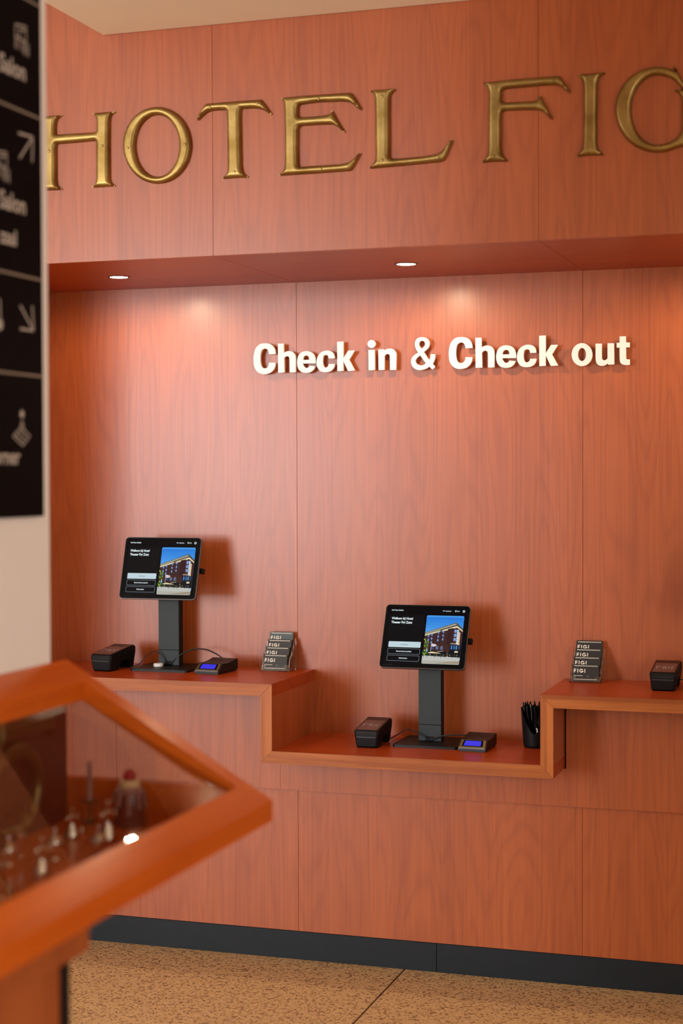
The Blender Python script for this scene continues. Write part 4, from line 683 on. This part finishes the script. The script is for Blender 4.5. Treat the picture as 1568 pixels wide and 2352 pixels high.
def holder(x, y, z0, which, back_grey):
    t = thing('card_holder', (x, y, z0), 'clear acrylic four-tier card holder on the %s high shelf' % which, 'card holder', 'clear acrylic card holders')
    w, th = .0490, .0016; dy, dz = .0205, .0236
    for k in range(4):
        y0, zb = .003+k*dy, .0035+k*dz
        up = lambda s, off, y0=y0, zb=zb: (y0+s*math.sin(LEAN)+off*math.cos(LEAN), zb+s*math.cos(LEAN)-off*math.sin(LEAN))
        # low lip in front with a finger cut-out, floor ledge and two cheeks: one moulded pocket
        bm = bmesh.new()
        def P(a, s, off): q = up(s, off); return (a, q[0], q[1])
        cut = [(-w, 0), (w, 0), (w, .0175)] + [(w-.014+.0*i, .0175) for i in range(1)] + [(w-.017, .0165), (w-.020, .013), (w-.021, .008), (-w+.021, .008), (-w+.020, .013), (-w+.017, .0165), (-w+.014, .0175), (-w, .0175)]
        prism(cut, th, to=lambda a, s, q: P(a, s, q-th)); prism([(-w, 0), (w, 0), (w, dy*1.02), (-w, dy*1.02)], -th, bm=bm, to=lambda a, s, q: P(a, q, s))
        prism([(-w, 0), (w, 0), (w, .0175), (w-.014, .0175), (w-.018, .0160), (w-.021, .008), (-w+.021, .008), (-w+.018, .0160), (-w+.014, .0175), (-w, .0175)], -th, bm=bm, to=lambda a, s, q: P(a, s, q))
        for sx in (-1, 1):
            prism([(0, 0), (.011, 0), (.011, .036), (.004, .036), (0, .030)], th, bm=bm, to=lambda a, s, q, sx=sx: P(sx*(w-th)+q*(1 if sx > 0 else -1)*1.0, s, a))
        part('pocket', bm, M['acrylic'], t, local=True)
    bm = bmesh.new(); prism([(-w, 0), (w, 0), (w, .100), (-w, .100)], th, bm=bm, to=lambda a, s, q: (a, .003+3*dy+.0125+s*.10+q, s)); part('back_plate', bm, M['acrylic'], t, local=True)
    for sx in (-1, 1):
        bm = prism([(.002, 0), (.0775, 0), (.0845, .098), (.0775, .098), (.062, .070), (.058, .060), (.040, .040), (.020, .016), (.004, .006)], th, to=lambda a, b, q, sx=sx: (sx*(w+.0004)+q*sx, a, b)); part('side_cheek', bm, M['acrylic'], t, local=True)
    tier = ['lowest front tier', 'second tier from the front', 'third tier from the front', 'top rear tier']
    for k in range(4):
        y0, zb = .003+k*dy+.0016, .0055+k*dz
        if k == 0: y0 += 0
        m = Matrix.Translation((x+random.uniform(-.0012, .0012), y+y0+.027*math.sin(LEAN)+.0016, z0+zb+.027*math.cos(LEAN))) @ Matrix.Rotation(PI/2-LEAN, 4, 'X')
        grey = back_grey and k == 3
        c = thing('info_card', (0, 0, 0), '%s information card in the %s of the %s card holder' % ('blue-grey' if grey else 'black', tier[k], which), 'card', 'information cards in the holders'); c.matrix_world = m
        if 'body' not in CARD: CARD['body'] = part('card_stock', prism(rounded_rect(.0856, .054, .0032, 4), .0044, off=-.0045, to=lambda a, b, q: (a, b, q)), M['cardedge'], c, local=True).data
        else: link('card_stock', CARD['body'], c)
        link('card_print', CARDG if grey else CARDB, c)
CARD = {}; M['cardedge'] = plain('black_card_edge', (.014, .013, .014), .5)
holder(-1.944, .636, zh, 'left', True)
holder(-.881, .633, zh, 'right', False)

# ------------------------------------------------------------------ pen cup and pens
cux, cuy = -1.0450, .642
cup = thing('pen_cup', (cux, cuy, zm), 'black pen cup with a scooped front beside the right riser', 'pen cup')
def cup_mesh():
    bm = bmesh.new(); n_ = 40; rows = 12; O = []; I = []
    for i in range(n_):
        a = 2*PI*i/n_; fr = max(0, math.cos(a+PI/2-.15))  # front towards the camera
        top = .128-.080*(fr**2.2); ro, ri = [], []
        for j in range(rows+1):
            z = .002+(top-.002)*j/rows; r = .0375+.0085*z/.128
            if j == 0: r -= .002
            ro.append(bm.verts.new((r*math.cos(a), r*math.sin(a), z))); ri.append(bm.verts.new(((r-.002)*math.cos(a), (r-.002)*math.sin(a), max(z, .004))))
        O.append(ro); I.append(ri)
    for i in range(n_):
        k = (i+1) % n_
        for j in range(rows):
            bm.faces.new((O[i][j], O[k][j], O[k][j+1], O[i][j+1])); bm.faces.new((I[i][j], I[i][j+1], I[k][j+1], I[k][j]))
        bm.faces.new((O[i][rows], O[k][rows], I[k][rows], I[i][rows]))
    bm.faces.new([O[i][0] for i in range(n_)][::-1]); bm.faces.new([I[i][0] for i in range(n_)]); return bm
part('cup_body', cup_mesh(), M['cupblack'] if 'cupblack' in M else M['black'], cup, smooth=True, local=True)
def pen_meshes():
    b = lathe(bmesh.new(), [(.001, 0), (.0022, .006), (.0046, .022), (.0048, .060), (.0050, .095), (.0047, .125), (.0040, .130), (.0022, .131), (.0022, .139), (.0012, .140)], 0, 0, 10)
    c = bmesh.new(); box(c, -.0013, .0013, -.0075, -.0058, .092, .126, bev=.0004); box(c, -.0013, .0013, -.0070, -.0030, .121, .126)
    return b, c
pb, pc = pen_meshes(); PM = {}
pens = [(-.030, -.010, -.020, -.004, 'leftmost'), (-.027, .004, -.008, .002, 'second from the left'), (-.020, -.016, -.012, -.012, 'with a white imprint seen from the front'), (-.016, .012, -.004, .004, 'third from the left'), (-.010, -.006, .000, -.010, 'tallest'),
        (-.004, .016, .004, .012, 'fourth from the left, at the back'), (.004, -.018, .006, -.014, 'low in the scooped front'), (.010, .010, .010, .010, 'right of centre at the back'), (.014, -.008, .014, -.006, 'right of centre at the front'), (.024, .006, .018, .004, 'rightmost, next to the riser'), (-.024, .016, -.014, .012, 'at the back left rim')]
for i, (tx, ty, bx_, by_, lb) in enumerate(pens):
    p = thing('pen', (0, 0, 0), 'black ballpoint pen in the cup, '+lb, 'pen', 'black pens in the pen cup')
    a = Vector((cux+bx_*.8, cuy+by_*.8, zm+.0055)); d = (Vector((cux+tx*1.12, cuy+ty*1.1, zm+.128))-a).normalized()
    q = d.to_track_quat('Z', 'Y').to_matrix().to_4x4(); p.matrix_world = Matrix.Translation(a+d*(.004 if lb == 'tallest' else random.uniform(-.0, .003))) @ q @ Matrix.Rotation(random.uniform(-.4, .4), 4, 'Z')
    if i == 0: PM['b'] = part('barrel', pb, M['blackgloss'], p, smooth=True, local=True).data; PM['c'] = part('clip', pc, M['blackgloss'], p, local=True).data
    else: link('barrel', PM['b'], p); link('clip', PM['c'], p)
# the pen lying in the scoop with white lettering
p = thing('pen', (0, 0, 0), 'black ballpoint pen with white lettering, resting in the scooped front of the cup', 'pen', 'black pens in the pen cup')
a = Vector((cux+.020, cuy-.024, zm+.006)); d = (Vector((cux+.006, cuy-.034, zm+.128))-a).normalized(); qd = d.to_track_quat('Z', 'Y').to_matrix().to_4x4(); p.matrix_world = Matrix.Translation(a) @ qd
link('barrel', PM['b'], p)
A = Flat(); A.text('#FIGI', 0, 0, .0048, srgb(225, 220, 225), .03)
inv = p.matrix_world.inverted(); me = A.mesh('imprint', M['print']); o = link('imprint', me, p)
loc = inv.to_3x3() @ Vector((-.15, -1, 0)).normalized(); loc.z = 0; loc.normalize(); ax = Vector((0, 0, 1)); up_ = ax.cross(loc)
mm = Matrix.Identity(4); tdir = -ax; udir = loc.cross(tdir)
for i in range(3): mm[i][0] = tdir[i]; mm[i][1] = udir[i]; mm[i][2] = loc[i]
mm.translation = loc*.0051+Vector((0, 0, .062))-udir*.0024; o.matrix_local = mm

# ------------------------------------------------------------------ direction sign on the left wall
sg = thing('direction_sign', (-1.61, -1.9, 1.5348), 'tall matte black direction sign with pale lettering on the white wall', 'sign')
part('panel', bx(-1.6095, -1.600, -2.25, -1.617, 1.5348, 2.60, bev=.001), M['signblack'], sg)
XS = -1.5998
def sign_poly(pts, m='signink', name='pictogram'):
    bm = bmesh.new(); bm.faces.new([bm.verts.new((XS+.0002, a, b)) for a, b in pts]); return bm
for z in (1.8167, 2.0106, 2.3343, 2.5590): part('divider_line', bx(-1.6002, XS+.0002, -2.25, -1.617, z-.0022, z+.0022), M['signline'], sg)
def sign_text(s, y_right, z, cap, name='lettering', bold=.02, sx=1.):
    v, f = text_polys(s, bold); wd = max(q[0] for q in v); bm = bmesh.new()
    vs = [bm.verts.new((XS+.0003, y_right+(q[0]-wd)*cap*sx, z+q[1]*cap)) for q in v]
    for q in f: bm.faces.new([vs[i] for i in q])
    part(name, bm, M['signink'], sg)
sign_text('Salon', -1.681, 2.396, .034); sign_text('Salon', -1.685, 2.133, .034); sign_text('zaal', -1.7225, 2.066, .030); sign_text('Corner', -1.7150, 1.640, .030)
def stroke(bm, a, b, w=.0042):
    a, b = Vector(a), Vector(b); d = (b-a).normalized(); n_ = Vector((-d.y, d.x))*w/2; a = a-d*w/2; b = b+d*w/2
    bm.faces.new([bm.verts.new((XS+.0003, q.x, q.y)) for q in (a-n_, b-n_, b+n_, a+n_)])
bm = bmesh.new()
for s_, e_ in (((-1.709, 2.2888), (-1.653, 2.2916)), ((-1.653, 2.2916), (-1.656, 2.2433)), ((-1.706, 2.2413), (-1.653, 2.2916))): stroke(bm, s_, e_)
part('arrow_up', bm, M['signink'], sg)
bm = bmesh.new()
for s_, e_ in (((-1.7086, 1.9059), (-1.656, 1.9059)), ((-1.6605, 1.9532), (-1.656, 1.9059)), ((-1.708, 1.9504), (-1.656, 1.9059))): stroke(bm, s_, e_)
part('arrow_down', bm, M['signink'], sg)
def seat_icon(y, z, s):
    bm = bmesh.new()
    for a, b in (((0, .1), (0, .9)), ((0, .9), (.75, 1)), ((.75, 1), (.75, .45)), ((0, .5), (.75, .45)), ((.3, .55), (.3, .8)), ((.3, .8), (.75, .85)), ((.45, .45), (.45, .1)), ((.6, .45), (.6, 0)), ((.75, .45), (.75, .05)), ((.9, .4), (.9, .0)), ((.15, .1), (.15, .5))):
        stroke(bm, (y+a[0]*s, z+a[1]*s), (y+b[0]*s, z+b[1]*s), .0030)
    part('pictogram', bm, M['signink'], sg)
seat_icon(-1.7193, 2.448, .056); seat_icon(-1.800, 2.186, .056)
bm = bmesh.new()
for a, b in (((-.032, 0), (.005, -.018)), ((.005, -.018), (.034, .002)), ((.034, .002), (-.002, .018)), ((-.002, .018), (-.032, 0)), ((-.022, .003), (.008, -.010)), ((-.01, .01), (.018, -.003)), ((.003, .012), (.003, .040)), ((-.008, .012), (.003, .032)), ((.014, .008), (.003, .032))): stroke(bm, (-1.709+a[0], 1.694+a[1]), (-1.709+b[0], 1.694+b[1]), .0026)
bm.faces.new([bm.verts.new((XS+.0003, -1.706+.008*math.cos(i*PI/6), 1.738+.008*math.sin(i*PI/6))) for i in range(12)])
part('pictogram', bm, M['signink'], sg)
bm = bmesh.new(); bm.faces.new([bm.verts.new((XS+.0003, -1.790+.012*math.cos(i*PI/6), 1.908+.012*math.sin(i*PI/6))) for i in range(12)]); stroke(bm, (-1.787, 1.915), (-1.790, 1.955)); part('pictogram', bm, M['signink'], sg)

# ------------------------------------------------------------------ display case with a sloping glass lid
vc = thing('display_case', (-1.38, -2.3, 0), 'orange cherry wood display case with a sloping framed glass lid, in the left foreground', 'display case')
YF, YN = -1.5123, -2.95
XA, ZA, XB, ZB = -1.1497, .9628, -1.608, 1.2325
sp = (ZB-ZA)/(XA-XB)
lidz = lambda x: ZA+(XA-x)*sp
FT = .041
def lid_rail(x0, x1_, y0, y1, m, name='lid_rail'):
    pts = [(x0, lidz(x0)), (x1_, lidz(x1_)), (x1_, lidz(x1_)-FT), (x0, lidz(x0)-FT)]
    part(name, bevel_all(prism(pts, y1-y0, off=y0, to=lambda a, b, q: (a, q, b)), .0035, 2), m, vc, smooth=True)
lid_rail(XA, XA-.056, YN, YF, M['casey']); lid_rail(XB+.062, XB, YN, YF, M['casey'])
lid_rail(XA-.0563, XB+.0623, YF-.050, YF, M['casex']); lid_rail(XA-.0563, XB+.0623, YN, YN+.05, M['casex'])
gs = .51; gz = lambda x: .984+(-1.2056-x)*gs
part('lid_glass', prism([(-1.196, gz(-1.196)), (-1.556, gz(-1.556)), (-1.556, gz(-1.556)-.004), (-1.196, gz(-1.196)-.004)], YF-.04-(YN+.04), off=YN+.04, to=lambda a, b, q: (a, q, b)), M['glass'], vc)
def end_rail(y0, y1):
    xt = XA-(.990-(ZA-FT))/sp
    part('end_rail', prism([(XB, .905), (XA-.055, .905), (XA-.055, lidz(XA-.055)-FT-.0005), (xt, .990), (XB, .990)][:5], y1-y0, off=y0, to=lambda a, b, q: (a, q, b)), M['casex'], vc)
end_rail(YF-.030, YF-.002); end_rail(YN+.002, YN+.03)
for yy in (YF-.018, YN+.014):
    part('end_glass', prism([(XB+.016, .990), (XA-(.990-(ZA-FT))/sp-.002, .990), (XB+.016, lidz(XB+.016)-FT-.001)], .004, off=yy, to=lambda a, b, q: (a, q, b)), M['glass'], vc)
part('back_board', bx(XB, XB+.016, YN+.03, YF-.0302, .905, lidz(XB+.016)-FT-.001), M['darkwood'], vc, label='dark back board')
part('front_rail', bx(XA-.070, XA-.055, YN+.03, YF-.0302, .905, lidz(XA-.055)-FT-.0008), M['casey'], vc)
part('tray_floor', bx(XB, XA-.055, YN+.002, YF-.002, .890, .9048), M['casey'], vc)
part('apron', bx(-1.598, -1.250, YN+.04, -2.121, .822, .8895, bev=.002), M['casez'], vc)
part('pedestal', bx(-1.590, -1.262, YN+.08, -2.205, 0, .8218, bev=.002), M['casez'], vc)
part('dark_edge_strip', bx(-1.585, -1.257, -2.2045, -2.178, 0, .8218, bev=.002), M['black'], vc, label='black strip at the far end of the pedestal')  # black slab across the far end of the pedestal
# old brass letters fixed to the back board, turned a quarter
def turned(ch, yc, zc, s, lb):
    P = np.array([(p[0], p[1]) for p in BRASS[ch][0]]); cx, cz = (P[:, 0].min()+P[:, 0].max())/2, (P[:, 1].min()+P[:, 1].max())/2
    if ch == 'G': cx, cz = -.590, 2.6155
    pts = chaikin([(float(p[0]), float(p[1])) for p in P]); rel = [((p[1]-cz)*s, -(p[0]-cx)*s) for p in pts]   # up -> right (+Y), right -> down
    bm = puffed([rel], H=.012*s, R=.015*s, step=.006, skirt=.004, to=lambda a, b, h: (XB+.0163+h, yc+a, zc+b))
    t = thing('brass_letter', (XB+.0163, yc, zc), lb, 'letter', 'tarnished brass letters in the display case'); part('letter_body', bm, M['brassdark'], t, smooth=True, angle=1.)
turned('I', -1.722, 1.122, .93, 'tarnished brass letter lying sideways in the glass case, above the round one')
turned('G', -1.770, 1.012, .90, 'tarnished round brass letter turned on its side in the glass case')

# ------------------------------------------------------------------ small objects inside the case
FZ = .905
def L(prof, x, y, m, t, name, n_=20): return part(name, lathe(bmesh.new(), [(r, FZ+z) for r, z in prof], x, y, n_), m, t, smooth=True)
x, y = -1.4393, -1.565
t = thing('cherry_topped_pudding', (x, y, FZ), 'dark glazed pudding model with cream top and red cherry in the glass case', 'ornament')
L([(.034, 0), (.033, .01), (.030, .040), (.027, .068), (.024, .074)], x, y, M['choc'], t, 'body', 28)
bm = bmesh.new(); rnd = random.Random(3)
lathe(bm, [(.0285, FZ+.066), (.0280, FZ+.0745), (.0235, FZ+.0790), (.020, FZ+.0795)], x, y, 28, cap=False)
for i in range(9):
    a = 2*PI*i/9+.2; ln = rnd.choice((.022, .034, .045, .028))
    pts = [(x+(.0275+.0065*s_)*math.cos(a), y+(.0275+.0065*s_)*math.sin(a), FZ+.070-ln*s_) for s_ in (0, .3, .7, .95, 1)]; tube(bm, pts, [.0052, .0042, .0036, .0044, .0020], 8)
part('dripping_glaze', bm, M['drip'], t, smooth=True)
L([(.0215, .0785), (.0225, .082), (.0222, .088), (.0195, .0925), (.010, .0935)], x, y, M['cream'], t, 'cream_top', 28)
L([(.010, .092), (.0135, .098), (.0138, .103), (.0115, .109), (.0065, .113), (.002, .114)], x, y, M['cherry'], t, 'cherry', 20)
x, y = -1.5217, -1.580
t = thing('candlestick', (x, y, FZ), 'slim dark metal rod on a wide round drip plate, back left in the glass case', 'ornament')
L([(.010, 0), (.011, .003), (.006, .006), (.0035, .020), (.003, .045)], x, y, M['brassdark'], t, 'foot')
L([(.006, .045), (.0185, .047), (.0195, .049), (.006, .0505)], x, y, M['brassdark'], t, 'drip_plate')
L([(.0062, .0505), (.0056, .070), (.0046, .118), (.0050, .122), (.0046, .128), (.0020, .130)], x, y, M['drip'], t, 'rod')
def figurine(x, y, h, kind, lb):
    t = thing('silver_figurine', (x, y, FZ), lb, 'figurine', 'small silver figures in the display case')
    s = h/.060
    if kind == 0:    # lady with a bell skirt, arms raised
        L([(.014*s, 0), (.0145*s, .003*s), (.012*s, .012*s), (.0075*s, .024*s), (.0040*s, .033*s), (.0055*s, .040*s), (.0060*s, .044*s), (.0020*s, .047*s), (.0018*s, .049*s), (.0042*s, .053*s), (.0040*s, .057*s), (.0012*s, .060*s)], x, y, M['silver'], t, 'body')
        for sd in (-1, 1): part('arm', tube(bmesh.new(), [(x+sd*.003*s, y+sd*.004*s, FZ+.043*s), (x+sd*.006*s, y+sd*.010*s, FZ+.038*s), (x+sd*.004*s, y+sd*.014*s, FZ+.046*s)], [.0016*s, .0014*s, .001*s], 8), M['silver'], t, smooth=True)
    elif kind == 1:  # round pot with a knob
        L([(.008*s, 0), (.009*s, .002*s), (.006*s, .006*s), (.015*s, .014*s), (.0185*s, .024*s), (.016*s, .034*s), (.009*s, .040*s), (.007*s, .042*s), (.003*s, .045*s), (.0045*s, .050*s), (.003*s, .055*s), (.0008*s, .056*s)], x, y, M['silver'], t, 'body', 24)
        part('handle', tube(bmesh.new(), crom([(x, y+.015*s, FZ+.032*s), (x, y+.027*s, FZ+.034*s), (x, y+.028*s, FZ+.020*s), (x, y+.016*s, FZ+.014*s)], 4), .0016*s, 8), M['silver'], t, smooth=True)
        part('spout', tube(bmesh.new(), crom([(x, y-.014*s, FZ+.018*s), (x, y-.022*s, FZ+.022*s), (x, y-.028*s, FZ+.036*s)], 4), .0022*s, 8), M['silver'], t, smooth=True)
    elif kind == 2:  # goblet
        L([(.011*s, 0), (.0115*s, .002*s), (.003*s, .006*s), (.0022*s, .022*s), (.004*s, .026*s), (.011*s, .034*s), (.013*s, .050*s), (.0125*s, .060*s), (.011*s, .059*s), (.009*s, .038*s)], x, y, M['silver'], t, 'cup')
    else:            # small cross on a stepped foot
        L([(.009*s, 0), (.009*s, .003*s), (.005*s, .004*s), (.004*s, .010*s), (.0022*s, .012*s)], x, y, M['silver'], t, 'foot')
        bm = bmesh.new(); box(bm, x-.0018*s, x+.0018*s, y-.0020*s, y+.0020*s, FZ+.010*s, FZ+.060*s, bev=.0006*s); box(bm, x-.0016*s, x+.0016*s, y-.015*s, y+.015*s, FZ+.030*s, FZ+.036*s, bev=.0006*s); part('cross', bm, M['silver'], t)
figurine(-1.405, -1.735, .086, 0, 'tallest silver lady figure, in front of the dark pudding in the glass case')
figurine(-1.375, -1.835, .062, 1, 'shiny round silver pot near the front rail of the glass case')
figurine(-1.502, -1.655, .048, 3, 'small silver cross below the dark rod in the glass case')
figurine(-1.490, -1.720, .064, 0, 'silver lady in a bell skirt left of the small silver cross')
figurine(-1.440, -1.885, .066, 1, 'silver pot with spout, left of the shiny round pot')
figurine(-1.399, -2.010, .074, 0, 'silver lady figure closest to the front rail, low left in the glass case')
figurine(-1.515, -1.880, .045, 2, 'little silver goblet in front of the round brass letter')
figurine(-1.500, -1.950, .060, 1, 'dull silver pot at the left edge of the photo')
figurine(-1.396, -2.160, .060, 2, 'silver goblet at the left edge of the photo, in front of the dull pot')
# added fill globes, out of view, to brighten the ceiling and walls
M['opal'] = emis('fill_globe_glow', (1, .80, .58), 3)
for x, y, z, pw, lb in ((1.1, -2.6, 2.66, 62, 'to the right of the counter'), (.4, -5.9, 2.45, 190, 'behind the camera'), (-4.2, -3.4, 2.55, 120, 'beyond the white wall')):
    t = thing('fill_globe', (x, y, z), 'added unseen fill light shaped as an opal globe lamp, '+lb, 'lamp', 'added fill globes')
    bm = bmesh.new(); bmesh.ops.create_uvsphere(bm, u_segments=24, v_segments=16, radius=.16); part('globe', bm, M['opal'], t, smooth=True, local=True)
    zc = 2.9634 if x > -2.25 else 3.5
    part('rod', lathe(bmesh.new(), [(.006, .158), (.006, zc-z-.02)], 0, 0, 8), M['brass'], t, local=True); part('canopy', lathe(bmesh.new(), [(.05, zc-z-.02), (.055, zc-z-.0005)], 0, 0, 20), M['brass'], t, local=True)
    l = bpy.data.lights.new('globe_fill_light', 'POINT'); l.energy = pw; l.color = (1, .75, .48); l.shadow_soft_size = .165
    o = bpy.data.objects.new('globe_fill_light', l); C.objects.link(o); o.parent = t
